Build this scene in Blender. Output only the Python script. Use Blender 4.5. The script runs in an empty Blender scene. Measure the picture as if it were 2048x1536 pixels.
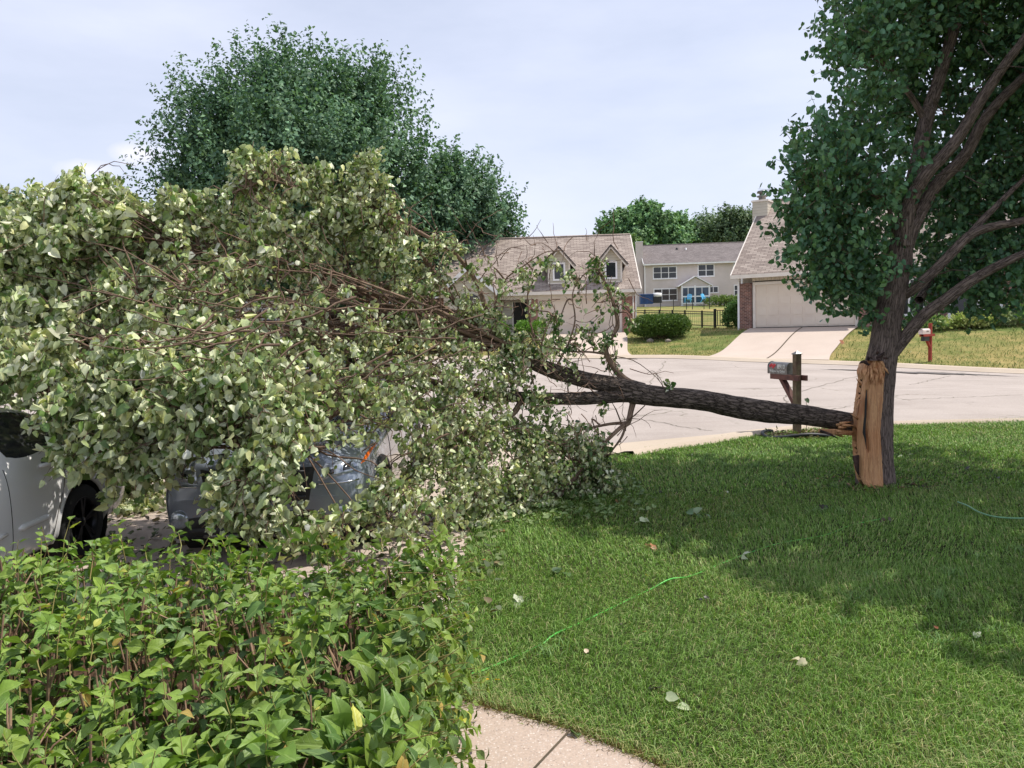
import bpy, bmesh, math, random
import numpy as np
from mathutils import Vector, Matrix
random.seed(7); rng = np.random.default_rng(11)
R = math.radians
scene = bpy.context.scene
col = scene.collection

# ------------------------------------------------------------ camera
FOC = 1538.0; CAMZ = 1.95; PITCH = R(4.2); ROLL = 0.028
cam = bpy.data.cameras.new('camera'); camo = bpy.data.objects.new('camera', cam); col.objects.link(camo)
cam.sensor_width = 36; cam.lens = 36*FOC/2048; cam.clip_end = 3000; cam.clip_start = .05
CM = Matrix.Rotation(math.pi/2-PITCH, 4, 'X') @ Matrix.Rotation(-ROLL, 4, 'Z')
camo.matrix_world = Matrix.Translation((0, 0, CAMZ)) @ CM
scene.camera = camo
# ------------------------------------------------------------ light and exposure
SUNV = Vector((.47, .10, .875)).normalized()
sl = bpy.data.lights.new('sun', 'SUN'); sl.energy = 4.9; sl.angle = R(.5); sl.color = (1, .95, .87)
so = bpy.data.objects.new('sun', sl); col.objects.link(so); so.location = (30, 10, 60)
so.rotation_euler = SUNV.to_track_quat('Z', 'Y').to_euler()
w = bpy.data.worlds.new('World'); scene.world = w; w.use_nodes = True
nt = w.node_tree; N = nt.nodes; L = nt.links
bg = N['Background']
sky = N.new('ShaderNodeTexSky'); sky.sky_type = 'NISHITA'; sky.sun_disc = False
sky.sun_elevation = math.asin(SUNV.z); sky.sun_rotation = math.atan2(SUNV.x, SUNV.y)
sky.air_density = 1.0; sky.dust_density = 1.2; sky.ozone_density = 1.2
tc = N.new('ShaderNodeTexCoord'); mp = N.new('ShaderNodeMapping'); mp.inputs['Scale'].default_value = (1, 1, 3.5)
n1 = N.new('ShaderNodeTexNoise'); n1.inputs['Scale'].default_value = 1.6; n1.inputs['Detail'].default_value = 6; n1.inputs['Roughness'].default_value = .55
cr = N.new('ShaderNodeValToRGB'); cr.color_ramp.elements[0].position = .34; cr.color_ramp.elements[1].position = .72
cr.color_ramp.elements[0].color = (.5, .5, .5, 1); cr.color_ramp.elements[1].color = (.86, .86, .86, 1)
mx = N.new('ShaderNodeMix'); mx.data_type = 'RGBA'; mx.inputs['B'].default_value = (7.7, 8.1, 9.7, 1)
L.new(tc.outputs['Generated'], mp.inputs['Vector']); L.new(mp.outputs[0], n1.inputs['Vector']); L.new(n1.outputs[0], cr.inputs[0])
L.new(cr.outputs[0], mx.inputs['Factor']); L.new(sky.outputs[0], mx.inputs['A']); CLOUDS = mx.outputs['Result']
bg.inputs['Strength'].default_value = .122
vs = scene.view_settings; vs.view_transform = 'Standard'; vs.look = 'None'; vs.gamma = 1; vs.exposure = 0.02
scene.render.engine = 'CYCLES'
scene.cycles.max_bounces = 6; scene.cycles.transparent_max_bounces = 4

# ------------------------------------------------------------ helpers
def _cloud(prev, dx, dy, dz, rad):
    v = Vector((dx, dy, dz)).normalized(); s = N.new('ShaderNodeVectorMath'); s.operation = 'SUBTRACT'; s.inputs[1].default_value = v; L.new(tc.outputs['Generated'], s.inputs[0])
    m = N.new('ShaderNodeVectorMath'); m.operation = 'MULTIPLY'; m.inputs[1].default_value = (1, 1, 2.1); L.new(s.outputs[0], m.inputs[0])
    ln = N.new('ShaderNodeVectorMath'); ln.operation = 'LENGTH'; L.new(m.outputs[0], ln.inputs[0])
    nz = N.new('ShaderNodeTexNoise'); nz.inputs['Scale'].default_value = 22; nz.inputs['Detail'].default_value = 5; L.new(tc.outputs['Generated'], nz.inputs['Vector'])
    a = N.new('ShaderNodeMath'); a.operation = 'MULTIPLY_ADD'; a.inputs[1].default_value = rad*1.4; L.new(nz.outputs[0], a.inputs[0]); L.new(ln.outputs['Value'], a.inputs[2])
    r = N.new('ShaderNodeMapRange'); r.inputs['From Min'].default_value = rad*1.75; r.inputs['From Max'].default_value = rad*1.05; r.inputs['To Max'].default_value = .36; L.new(a.outputs[0], r.inputs['Value'])
    q = N.new('ShaderNodeMix'); q.data_type = 'RGBA'; q.inputs['B'].default_value = (11.5, 10.6, 11.2, 1); L.new(r.outputs[0], q.inputs['Factor']); L.new(prev, q.inputs['A']); return q.outputs['Result']
CLOUDS = _cloud(CLOUDS, -.535, 1, .215, .03); CLOUDS = _cloud(CLOUDS, -.47, 1, .235, .03)
L.new(CLOUDS, bg.inputs['Color'])
CR = np.array(CM.to_3x3())
def ray(px, py):
    d = CR @ np.array([(px-1024)/FOC, (768-py)/FOC, -1.0]); return d
def P(px, py, D):
    d = ray(px, py); t = D/d[1]
    return Vector((d[0]*t, D, CAMZ+d[2]*t))
def lin(r, g, b):
    f = lambda c: (c/255/12.92) if c/255 <= .04045 else ((c/255+.055)/1.055)**2.4
    return (f(r), f(g), f(b))
def sstep(t): t = np.clip(t, 0, 1); return t*t*(3-2*t)
def roadz(X, Y): return .028*np.maximum(Y-14, 0) - .02*np.maximum(X, 0)*sstep((np.asarray(Y)-16)/10)
def G(px, py, fn=None):
    """where the ray through a picture point meets the terrain"""
    d = ray(px, py); t = 1.0; fn = fn or hz
    for i in range(20000):
        p = np.array([d[0]*t, d[1]*t, CAMZ+d[2]*t])
        if p[2] <= float(fn(p[0], p[1])): break
        t += .01 + t*.0005
        if t > 400: break
    return Vector((p[0], p[1], float(fn(p[0], p[1]))))
# far kerb line of the turning circle
_ck = [G(a, b, roadz) for a, b in ((1100, 717), (1200, 716.5), (1284, 716), (1340, 716), (1420, 719), (1500, 723), (1650, 728), (1760, 732), (1900, 740), (2048, 747))]
CX = np.array([-60., -25., -8.]+[p.x for p in _ck]+[26., 40., 70.]); _e = _ck[-1]
CY = np.array([36., 36., 36.]+[p.y for p in _ck]+[_e.y-1.5-(26-_e.x)*.0, _e.y-5, _e.y-6])
def Yc(X): return np.interp(X, CX, CY)
def Yp(X): return np.interp(X, [-30, 0, 9, 11.9, 17, 22, 40], [44.5, 44.5, 43.5, 40.3, 37, 33.8, 31])
def Zp(X): return np.interp(X, [-30, 7, 10, 25, 50], [1.42, 1.45, 1.55, 1.5, 1.5])
def hz(X, Y):
    X = np.asarray(X, float); Y = np.asarray(Y, float)
    yc = Yc(X); yp = np.maximum(Yp(X), yc+3); r = roadz(X, np.minimum(Y, yc)); zc = roadz(X, yc)
    t = np.clip((Y-yc-.4)/(yp-yc-.4), 0, 1); t = t - .06*np.sin(2*np.pi*t)
    return np.where(Y <= yc, r, zc+(Zp(X)-zc)*t) + .052*np.clip(Y-48, 0, 60) + .01*np.clip(Y-108, 0, 200)

def tag(o, label=None, cat=None, group=None, kind=None):
    if label: o['label'] = label
    if cat: o['category'] = cat
    if group: o['group'] = group
    if kind: o['kind'] = kind
    return o
def empty(name, loc, rz=0, **k):
    o = bpy.data.objects.new(name, None); col.objects.link(o); o.location = loc; o.rotation_euler = (0, 0, rz)
    o.empty_display_size = .3
    return tag(o, **k)
def link(name, me, mat, parent=None, world=True):
    o = bpy.data.objects.new(name, me); col.objects.link(o)
    if mat is not None and not me.materials:
        for m in (mat if isinstance(mat, (list, tuple)) else [mat]): me.materials.append(m)
    if parent is not None:
        o.parent = parent
        if world:
            off = Vector((0, 0, 0)); q = parent
            while q is not None: off += q.location; q = q.parent
            o.location = -off
    return o
def mesh_np(name, V, F, C=None, UV=None, smooth=False):
    me = bpy.data.meshes.new(name); V = np.asarray(V, np.float32).reshape(-1, 3)
    F = np.asarray(F, np.int32); k = F.shape[1]
    me.vertices.add(len(V)); me.vertices.foreach_set('co', V.ravel())
    me.loops.add(F.size); me.loops.foreach_set('vertex_index', F.ravel())
    me.polygons.add(len(F)); me.polygons.foreach_set('loop_start', np.arange(0, F.size, k, dtype=np.int32))
    me.polygons.foreach_set('loop_total', np.full(len(F), k, np.int32))
    me.update(calc_edges=True)
    if C is not None:
        a = me.color_attributes.new('Col', 'FLOAT_COLOR', 'POINT')
        C4 = np.ones((len(V), 4), np.float32); C4[:, :3] = C; a.data.foreach_set('color', C4.ravel())
    if UV is not None:
        u = me.uv_layers.new(name='UVMap'); u.data.foreach_set('uv', np.asarray(UV, np.float32)[F.ravel()].ravel())
    if smooth: me.polygons.foreach_set('use_smooth', np.ones(len(F), bool))
    return me
def nrmz(a): return a/np.maximum(np.linalg.norm(a, axis=-1, keepdims=True), 1e-9)

class MB:
    """mesh builder with automatic metre-scaled uv (u level, v up the face)"""
    def __init__(s): s.v = []; s.f = []; s.sm = []
    def add(s, vs, fs, smooth=False):
        o = len(s.v); s.v += [tuple(v) for v in vs]; s.f += [tuple(i+o for i in f) for f in fs]; s.sm += [smooth]*len(fs); return s
    def box(s, a, b):
        x0, y0, z0 = [min(p, q) for p, q in zip(a, b)]; x1, y1, z1 = [max(p, q) for p, q in zip(a, b)]
        return s.add([(x0,y0,z0),(x1,y0,z0),(x1,y1,z0),(x0,y1,z0),(x0,y0,z1),(x1,y0,z1),(x1,y1,z1),(x0,y1,z1)],
                     [(0,3,2,1),(4,5,6,7),(0,1,5,4),(1,2,6,5),(2,3,7,6),(3,0,4,7)])
    def bar(s, p, q, w_, h_, up=(0,0,1)):
        p = Vector(p); q = Vector(q); d = (q-p).normalized(); u = Vector(up)
        sd = d.cross(u)
        if sd.length < 1e-4: sd = d.cross(Vector((1, 0, 0)))
        sd.normalize(); u = sd.cross(d).normalized(); sd = sd*w_/2; u = u*h_/2
        return s.add([p-sd-u, p+sd-u, p+sd+u, p-sd+u, q-sd-u, q+sd-u, q+sd+u, q-sd+u],
                     [(0,1,2,3),(7,6,5,4),(0,4,5,1),(1,5,6,2),(2,6,7,3),(3,7,4,0)])
    def prism(s, poly, y0, y1, axis='y'):
        n = len(poly)
        if axis == 'y': vs = [(p[0], y0, p[1]) for p in poly]+[(p[0], y1, p[1]) for p in poly]
        elif axis == 'x': vs = [(y0, p[0], p[1]) for p in poly]+[(y1, p[0], p[1]) for p in poly]
        else: vs = [(p[0], p[1], y0) for p in poly]+[(p[0], p[1], y1) for p in poly]
        return s.add(vs, [tuple(range(n))[::-1], tuple(range(n, 2*n))]+[(i, (i+1) % n, n+(i+1) % n, n+i) for i in range(n)])
    def slab(s, quad, t):
        """thick plate from four corners, thickness t along its normal"""
        q = [Vector(p) for p in quad]; n = (q[1]-q[0]).cross(q[3]-q[0]).normalized()*t
        return s.add(q+[p-n for p in q], [(0,1,2,3),(7,6,5,4),(0,4,5,1),(1,5,6,2),(2,6,7,3),(3,7,4,0)])
    def tube(s, pts, rad, n=8, cap=True):
        pts = [Vector(p) for p in pts]; m = len(pts)
        if not isinstance(rad, (list, tuple)): rad = [rad]*m
        vs = []; fs = []; prev = None
        for i, p in enumerate(pts):
            t = (pts[min(i+1, m-1)]-pts[max(i-1, 0)]).normalized()
            if prev is None: a = t.orthogonal().normalized()
            else: a = (prev-t*prev.dot(t)).normalized()
            prev = a; b = t.cross(a)
            for j in range(n):
                th = 2*math.pi*j/n; vs.append(p+(a*math.cos(th)+b*math.sin(th))*rad[i])
        for i in range(m-1):
            for j in range(n): fs.append((i*n+j, i*n+(j+1) % n, (i+1)*n+(j+1) % n, (i+1)*n+j))
        if cap: fs += [tuple(range(n))[::-1], tuple(range((m-1)*n, m*n))]
        return s.add(vs, fs, True)
    def lathe(s, c, prof, n=24, axis='z'):
        c = Vector(c); vs = []; fs = []
        for r, h in prof:
            for j in range(n):
                th = 2*math.pi*j/n; a = r*math.cos(th); b = r*math.sin(th)
                vs.append(c+Vector((a, b, h) if axis == 'z' else (a, h, b) if axis == 'y' else (h, a, b)))
        m = len(prof)
        for i in range(m-1):
            for j in range(n): fs.append((i*n+j, i*n+(j+1) % n, (i+1)*n+(j+1) % n, (i+1)*n+j))
        return s.add(vs, fs, True)
    def mesh(s, name):
        me = bpy.data.meshes.new(name); me.from_pydata(s.v, [], s.f); me.update()
        bm = bmesh.new(); bm.from_mesh(me); bmesh.ops.recalc_face_normals(bm, faces=bm.faces); bm.to_mesh(me); bm.free()
        u = me.uv_layers.new(name='UVMap')
        for i, p in enumerate(me.polygons):
            n = p.normal
            if abs(n.z) > .999: tu = Vector((1, 0, 0))
            else: tu = Vector((-n.y, n.x, 0)).normalized()
            tv = n.cross(tu)
            if tv.z < 0: tv = -tv; tu = -tu
            for li in p.loop_indices:
                co = me.vertices[me.loops[li].vertex_index].co; u.data[li].uv = (co.dot(tu), co.dot(tv))
            p.use_smooth = s.sm[i] if i < len(s.sm) else False
        return me
    def obj(s, name, mat, parent=None, world=False):
        return link(name, s.mesh(name), mat, parent, world)

# ------------------------------------------------------------ materials
def newmat(name):
    m = bpy.data.materials.new(name); m.use_nodes = True; nt = m.node_tree
    return m, nt, nt.nodes, nt.links, nt.nodes['Principled BSDF']
def ramp(N, L, src, stops):
    r = N.new('ShaderNodeValToRGB'); e = r.color_ramp.elements
    while len(e) < len(stops): e.new(.5)
    for i, (p, c) in enumerate(stops):
        e[i].position = p; e[i].color = (c[0], c[1], c[2], 1) if isinstance(c, (tuple, list)) else (c, c, c, 1)
    L.new(src, r.inputs[0]); return r.outputs[0]
def noise(N, L, vec, scale, detail=4, rough=.55):
    n = N.new('ShaderNodeTexNoise'); n.inputs['Scale'].default_value = scale; n.inputs['Detail'].default_value = detail
    n.inputs['Roughness'].default_value = rough
    if vec is not None: L.new(vec, n.inputs['Vector'])
    return n.outputs[0]
def mixc(N, L, fac, a, b, mode='MIX'):
    m = N.new('ShaderNodeMix'); m.data_type = 'RGBA'; m.blend_type = mode
    for v, k in ((fac, 'Factor'), (a, 'A'), (b, 'B')):
        if isinstance(v, (int, float)): m.inputs[k].default_value = v
        elif isinstance(v, (tuple, list)): m.inputs[k].default_value = (v[0], v[1], v[2], 1)
        else: L.new(v, m.inputs[k])
    return m.outputs['Result']
def math_(N, L, op, a, b=None):
    m = N.new('ShaderNodeMath'); m.operation = op
    for i, v in enumerate((a, b)):
        if v is None: continue
        if isinstance(v, (int, float)): m.inputs[i].default_value = v
        else: L.new(v, m.inputs[i])
    return m.outputs[0]
def bump(N, L, bs, h, strength, dist=.02):
    b = N.new('ShaderNodeBump'); b.inputs['Strength'].default_value = strength; b.inputs['Distance'].default_value = dist
    L.new(h, b.inputs['Height']); L.new(b.outputs[0], bs.inputs['Normal'])
def coord(N, L, kind='Object', scale=(1, 1, 1)):
    t = N.new('ShaderNodeTexCoord'); m = N.new('ShaderNodeMapping'); m.inputs['Scale'].default_value = scale
    L.new(t.outputs[kind], m.inputs[0]); return m.outputs[0]
def pmat(name, c1, c2=None, scale=6, rough=.6, bmp=0, bscale=40, metal=0, spec=.5, kind='Object', coat=0):
    m, nt, N, L, bs = newmat(name); v = coord(N, L, kind)
    c2 = c2 or tuple(x*.85 for x in c1)
    L.new(ramp(N, L, noise(N, L, v, scale), [(.35, c1), (.65, c2)]), bs.inputs['Base Color'])
    bs.inputs['Roughness'].default_value = rough; bs.inputs['Metallic'].default_value = metal; bs.inputs['Specular IOR Level'].default_value = spec
    bs.inputs['Coat Weight'].default_value = coat; bs.inputs['Coat Roughness'].default_value = .04
    if bmp: bump(N, L, bs, noise(N, L, v, bscale), bmp)
    return m
def leafmat(name, trans=.35, rough=.5, tint=(1, 1, 1), spec=.4, midrib=False):
    m, nt, N, L, bs = newmat(name)
    a = N.new('ShaderNodeVertexColor'); a.layer_name = 'Col'; c = a.outputs[0]
    v = coord(N, L)
    c = mixc(N, L, 1.0, c, ramp(N, L, noise(N, L, v, 25, 3), [(.3, .82), (.7, 1.12)]), 'MULTIPLY')
    if midrib:
        t = N.new('ShaderNodeTexCoord'); s = N.new('ShaderNodeSeparateXYZ'); L.new(t.outputs['UV'], s.inputs[0])
        ax = math_(N, L, 'ABSOLUTE', s.outputs[0])
        side = math_(N, L, 'ABSOLUTE', math_(N, L, 'SINE', math_(N, L, 'MULTIPLY', math_(N, L, 'SUBTRACT', s.outputs[1], math_(N, L, 'MULTIPLY', ax, .7)), 19.0)))
        vein = math_(N, L, 'MINIMUM', math_(N, L, 'MULTIPLY', ax, 14.0), math_(N, L, 'ADD', math_(N, L, 'MULTIPLY', side, 4.0), .35))
        c = mixc(N, L, ramp(N, L, vein, [(.25, .3), (.7, 0.0)]), c, (.42, .55, .2))
        bump(N, L, bs, ramp(N, L, vein, [(.0, 0.0), (1.0, 1.0)]), .5, .004)
    L.new(c, bs.inputs['Base Color']); bs.inputs['Roughness'].default_value = rough; bs.inputs['Specular IOR Level'].default_value = spec
    tr = N.new('ShaderNodeBsdfTranslucent'); tcx = mixc(N, L, 1.0, c, (1.0, 1.15, .5), 'MULTIPLY'); L.new(tcx, tr.inputs['Color'])
    ms = N.new('ShaderNodeMixShader'); ms.inputs[0].default_value = trans
    L.new(bs.outputs[0], ms.inputs[1]); L.new(tr.outputs[0], ms.inputs[2]); L.new(ms.outputs[0], N['Material Output'].inputs[0])
    return m
def barkmat(name, c1, c2, us=30, vs_=6, strength=.9, dist=.02):
    m, nt, N, L, bs = newmat(name); v = coord(N, L, 'UV', (us, vs_, 1)); o = coord(N, L)
    vo = N.new('ShaderNodeTexVoronoi'); vo.feature = 'DISTANCE_TO_EDGE'; vo.inputs['Scale'].default_value = 1.0
    nn = N.new('ShaderNodeTexNoise'); nn.inputs['Scale'].default_value = 2.0; L.new(v, nn.inputs['Vector'])
    vm = N.new('ShaderNodeVectorMath'); vm.operation = 'ADD'; L.new(v, vm.inputs[0])
    sc = N.new('ShaderNodeVectorMath'); sc.operation = 'SCALE'; sc.inputs['Scale'].default_value = 1.2; L.new(nn.outputs['Color'], sc.inputs[0]); L.new(sc.outputs[0], vm.inputs[1])
    L.new(vm.outputs[0], vo.inputs['Vector'])
    n2 = noise(N, L, o, 22, 6, .65)
    h = math_(N, L, 'ADD', ramp(N, L, vo.outputs['Distance'], [(0, 0.0), (.28, 1.0)]), math_(N, L, 'MULTIPLY', n2, .8))
    L.new(ramp(N, L, h, [(.35, c2), (1.3 if False else .95, c1)]), bs.inputs['Base Color'])
    bs.inputs['Roughness'].default_value = .9; bs.inputs['Specular IOR Level'].default_value = .2
    bump(N, L, bs, h, strength, dist); return m

M = {}
M['bark'] = barkmat('bark_grey', lin(128, 112, 102), lin(62, 52, 46), 26, 5)
M['bark_dark'] = barkmat('bark_fallen', lin(126, 112, 102), lin(54, 46, 41), 26, 7, 1, .03)
M['twig'] = pmat('twig_bark', lin(134, 106, 88), lin(88, 66, 54), 9, .85)
M['stem'] = pmat('hedge_stem', lin(166, 136, 110), lin(104, 78, 62), 14, .85)
M['wood'] = None
def woodmat():
    m, nt, N, L, bs = newmat('torn_wood'); v = coord(N, L, 'Object', (40, 40, 2.2)); v2 = coord(N, L, 'Object', (3, 3, 1.6))
    a = noise(N, L, v, 1.6, 5, .6); b = noise(N, L, v2, 1.2, 3)
    c = ramp(N, L, b, [(.3, lin(204, 146, 100)), (.55, lin(218, 168, 122)), (.75, lin(186, 118, 76))])
    c = mixc(N, L, ramp(N, L, a, [(.38, .55), (.6, 0.0)]), c, lin(150, 96, 62))
    L.new(c, bs.inputs['Base Color']); bs.inputs['Roughness'].default_value = .75; bump(N, L, bs, a, .8, .015); return m
M['wood'] = woodmat()
M['leaf_fallen'] = leafmat('leaf_wilting', .2, .42, spec=.5)
M['leaf_tree'] = leafmat('leaf_tree', .22, .45)
M['leaf_far'] = leafmat('leaf_far', .2, .6, spec=.25)
M['leaf_hedge'] = leafmat('leaf_hedge', .26, .48, midrib=True, spec=.35)
M['leaf_bush'] = leafmat('leaf_bush', .2, .6)
M['grass'] = leafmat('grass_blades', .2, .55, spec=.3)

def lawnmat():
    m, nt, N, L, bs = newmat('lawn'); v = coord(N, L)
    big = noise(N, L, v, .16, 4, .6); mid = noise(N, L, v, 1.1, 5, .65); fine = noise(N, L, v, 14, 6, .8)
    g = ramp(N, L, mid, [(.3, lin(96, 114, 58)), (.6, lin(122, 128, 74)), (.8, lin(156, 144, 98))])
    t = ramp(N, L, mid, [(.3, lin(150, 138, 86)), (.7, lin(176, 156, 104))])
    c = mixc(N, L, ramp(N, L, math_(N, L, 'ADD', math_(N, L, 'MULTIPLY', big, .7), math_(N, L, 'MULTIPLY', mid, .35)), [(.44, 0.0), (.62, .85)]), g, t)
    c = mixc(N, L, 1.0, c, ramp(N, L, fine, [(.25, .5), (.7, 1.25)]), 'MULTIPLY')
    # bare soil colour only near the camera lawn, where blades grow over it
    L.new(c, bs.inputs['Base Color']); bs.inputs['Roughness'].default_value = .95; bs.inputs['Specular IOR Level'].default_value = .1
    bump(N, L, bs, fine, .8, .05); return m
M['lawn'] = lawnmat()
M['soil'] = pmat('lawn_soil', lin(62, 72, 36), lin(44, 46, 28), 20, .95, .6, 60, spec=.1)
M['mulch'] = pmat('mulch', lin(96, 74, 56), lin(52, 38, 30), 30, .95, .9, 60, spec=.1)
def pavemat(name, c1, c2, speck=None, crack=None, rough=.9, cs=.22, sscale=90):
    m, nt, N, L, bs = newmat(name); v = coord(N, L)
    big = noise(N, L, v, .5, 5, .6); fine = noise(N, L, v, sscale, 3, .7)
    c = ramp(N, L, big, [(.3, c1), (.7, c2)])
    c = mixc(N, L, 1.0, c, ramp(N, L, fine, [(.3, .86), (.7, 1.08)]), 'MULTIPLY')
    if speck:
        vo = N.new('ShaderNodeTexVoronoi'); vo.inputs['Scale'].default_value = speck[0]; L.new(v, vo.inputs['Vector'])
        hs = N.new('ShaderNodeSeparateColor'); L.new(vo.outputs['Color'], hs.inputs[0])
        f = math_(N, L, 'MULTIPLY', ramp(N, L, vo.outputs['Distance'], [(.3, 1.0), (.42, 0.0)]), ramp(N, L, hs.outputs[0], [(speck[3], 0.0), (speck[3]+.05, 1.0)]))
        c = mixc(N, L, math_(N, L, 'MULTIPLY', f, .75), c, mixc(N, L, hs.outputs[1], speck[1], speck[2]))
    if crack:
        nn = N.new('ShaderNodeTexNoise'); nn.inputs['Scale'].default_value = 1.3; nn.inputs['Detail'].default_value = 5; L.new(v, nn.inputs['Vector'])
        sc = N.new('ShaderNodeVectorMath'); sc.operation = 'SCALE'; sc.inputs['Scale'].default_value = .9; L.new(nn.outputs['Color'], sc.inputs[0])
        ad = N.new('ShaderNodeVectorMath'); ad.operation = 'ADD'; L.new(v, ad.inputs[0]); L.new(sc.outputs[0], ad.inputs[1])
        vo = N.new('ShaderNodeTexVoronoi'); vo.feature = 'DISTANCE_TO_EDGE'; vo.inputs['Scale'].default_value = cs; L.new(ad.outputs[0], vo.inputs['Vector'])
        msk = ramp(N, L, noise(N, L, v, .35, 2), [(.44, 0.0), (.58, 1.0)])
        c = mixc(N, L, math_(N, L, 'MULTIPLY', ramp(N, L, vo.outputs['Distance'], [(.002, .75), (.0055, 0.0)]), msk), c, crack)
        st = ramp(N, L, noise(N, L, coord(N, L, 'Object', (.25, 1.6, 1)), 1.0, 6, .7), [(.5, 0.0), (.75, .3)])
        c = mixc(N, L, st, c, tuple(x*.55 for x in c1))
    L.new(c, bs.inputs['Base Color']); bs.inputs['Roughness'].default_value = rough; bs.inputs['Specular IOR Level'].default_value = .25
    bump(N, L, bs, fine, .35, .006); return m
M['road'] = pavemat('road_asphalt', lin(160, 149, 141), lin(176, 165, 157), speck=(60, lin(130, 122, 118), lin(210, 204, 198), .7), crack=lin(92, 88, 70))
M['concrete'] = pavemat('driveway_concrete', lin(184, 168, 155), lin(196, 180, 167))
M['kerb'] = pavemat('kerb_concrete', lin(178, 163, 145), lin(192, 177, 159))
M['walk'] = pavemat('walkway_aggregate', lin(172, 152, 138), lin(184, 166, 151), speck=(85, lin(222, 212, 202), lin(128, 112, 104), .35), sscale=60)
M['tar'] = pmat('road_patch', lin(70, 66, 64), lin(110, 104, 100), 8, .9, .7, 20)
M['crack'] = pmat('crack_fill', lin(128, 120, 108), lin(104, 98, 84), 10, .95)
M['joint'] = pmat('joint_gap', lin(92, 80, 62), lin(60, 54, 40), 10, .95)

def shinglemat(name, c1, c2, c3, w_=.33, h_=.14):
    m, nt, N, L, bs = newmat(name); v = coord(N, L, 'UV')
    b = N.new('ShaderNodeTexBrick'); L.new(v, b.inputs['Vector']); b.inputs['Scale'].default_value = 1
    b.inputs['Brick Width'].default_value = w_; b.inputs['Row Height'].default_value = h_; b.inputs['Mortar Size'].default_value = .012
    b.inputs['Color1'].default_value = (0, 0, 0, 1); b.inputs['Color2'].default_value = (1, 1, 1, 1); b.inputs['Mortar'].default_value = (.3, .3, .3, 1)
    b.inputs['Mortar Smooth'].default_value = .3; b.inputs['Bias'].default_value = 0
    c = ramp(N, L, b.outputs['Color'], [(.1, c1), (.5, c2), (.9, c3)])
    c = mixc(N, L, b.outputs['Fac'], c, tuple(x*.45 for x in c1))
    c = mixc(N, L, 1.0, c, ramp(N, L, noise(N, L, v, .8, 4), [(.3, .86), (.7, 1.1)]), 'MULTIPLY')
    L.new(c, bs.inputs['Base Color']); bs.inputs['Roughness'].default_value = .95; bs.inputs['Specular IOR Level'].default_value = .15
    s = N.new('ShaderNodeSeparateXYZ'); L.new(v, s.inputs[0])
    saw = math_(N, L, 'FRACT', math_(N, L, 'DIVIDE', s.outputs[1], h_))
    bump(N, L, bs, math_(N, L, 'ADD', math_(N, L, 'SUBTRACT', 1.0, saw), math_(N, L, 'MULTIPLY', b.outputs['Color'], .4)), .6, .02); return m
M['shingle'] = shinglemat('shingle_roof', lin(140, 127, 119), lin(156, 143, 134), lin(170, 157, 147), .4, .15)
M['shingle_grey'] = shinglemat('shingle_roof_grey', lin(118, 110, 108), lin(126, 118, 116), lin(134, 126, 124), .33, .12)
def brickmat(name, c1, c2, mort):
    m, nt, N, L, bs = newmat(name); v = coord(N, L, 'UV')
    b = N.new('ShaderNodeTexBrick'); L.new(v, b.inputs['Vector']); b.inputs['Scale'].default_value = 1
    b.inputs['Brick Width'].default_value = .21; b.inputs['Row Height'].default_value = .075; b.inputs['Mortar Size'].default_value = .008
    b.inputs['Color1'].default_value = (*c1, 1); b.inputs['Color2'].default_value = (*c2, 1); b.inputs['Mortar'].default_value = (*mort, 1)
    c = mixc(N, L, 1.0, b.outputs['Color'], ramp(N, L, noise(N, L, v, 3, 5), [(.3, .7), (.7, 1.2)]), 'MULTIPLY')
    L.new(c, bs.inputs['Base Color']); bs.inputs['Roughness'].default_value = .9; bump(N, L, bs, math_(N, L, 'SUBTRACT', 1.0, b.outputs['Fac']), .5, .01); return m
M['brick'] = brickmat('brick_red', lin(166, 112, 98), lin(140, 90, 80), lin(184, 162, 150))
M['brick_brown'] = brickmat('brick_brown', lin(142, 100, 88), lin(96, 66, 62), lin(168, 148, 138))
def sidingmat(name, c, h_=.115, vertical=False):
    m, nt, N, L, bs = newmat(name); v = coord(N, L, 'UV'); s = N.new('ShaderNodeSeparateXYZ'); L.new(v, s.inputs[0])
    saw = math_(N, L, 'FRACT', math_(N, L, 'DIVIDE', s.outputs[0 if vertical else 1], h_))
    prof = ramp(N, L, saw, [(0, 0.0), (.1, 1.0), (1.0, .35)]) if not vertical else ramp(N, L, saw, [(0, 0.0), (.12, 1.0), (.88, 1.0), (1, 0.0)])
    cc = mixc(N, L, 1.0, c, ramp(N, L, noise(N, L, v, 1.2, 4), [(.3, .93), (.7, 1.05)]), 'MULTIPLY')
    cc = mixc(N, L, ramp(N, L, saw, [(.0, .45), (.12, 0.0)]), cc, tuple(x*.4 for x in c))  # lap shadow put into the colour as a dark line at each board edge
    L.new(cc, bs.inputs['Base Color']); bs.inputs['Roughness'].default_value = .6
    bump(N, L, bs, prof, .9, .02); return m
M['siding'] = sidingmat('siding_tan', lin(196, 188, 172), .16)
M['siding_grey'] = sidingmat('siding_greige', lin(206, 194, 188), .15)
M['siding_v'] = sidingmat('siding_vertical', lin(206, 194, 180), .2, True)
M['trim'] = pmat('trim_white', lin(232, 224, 214), lin(222, 212, 202), 3, .55)
M['trim_white'] = pmat('trim_bright', lin(240, 238, 238), lin(228, 226, 228), 3, .5)
M['door_tan'] = pmat('garage_door_paint', lin(226, 212, 196), lin(218, 203, 188), 1, .5)
M['glass'] = pmat('window_glass', (.02, .022, .026), (.035, .036, .04), 2, .08, spec=.6)
M['glass_blue'] = pmat('window_glass_blue', lin(62, 84, 104), lin(44, 60, 78), 2, .1, spec=.6)
M['black'] = pmat('black_metal', (.015, .015, .016), (.025, .025, .025), 8, .5)
M['dark'] = pmat('dark_interior', (.02, .018, .016), (.03, .028, .024), 3, .9)
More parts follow.
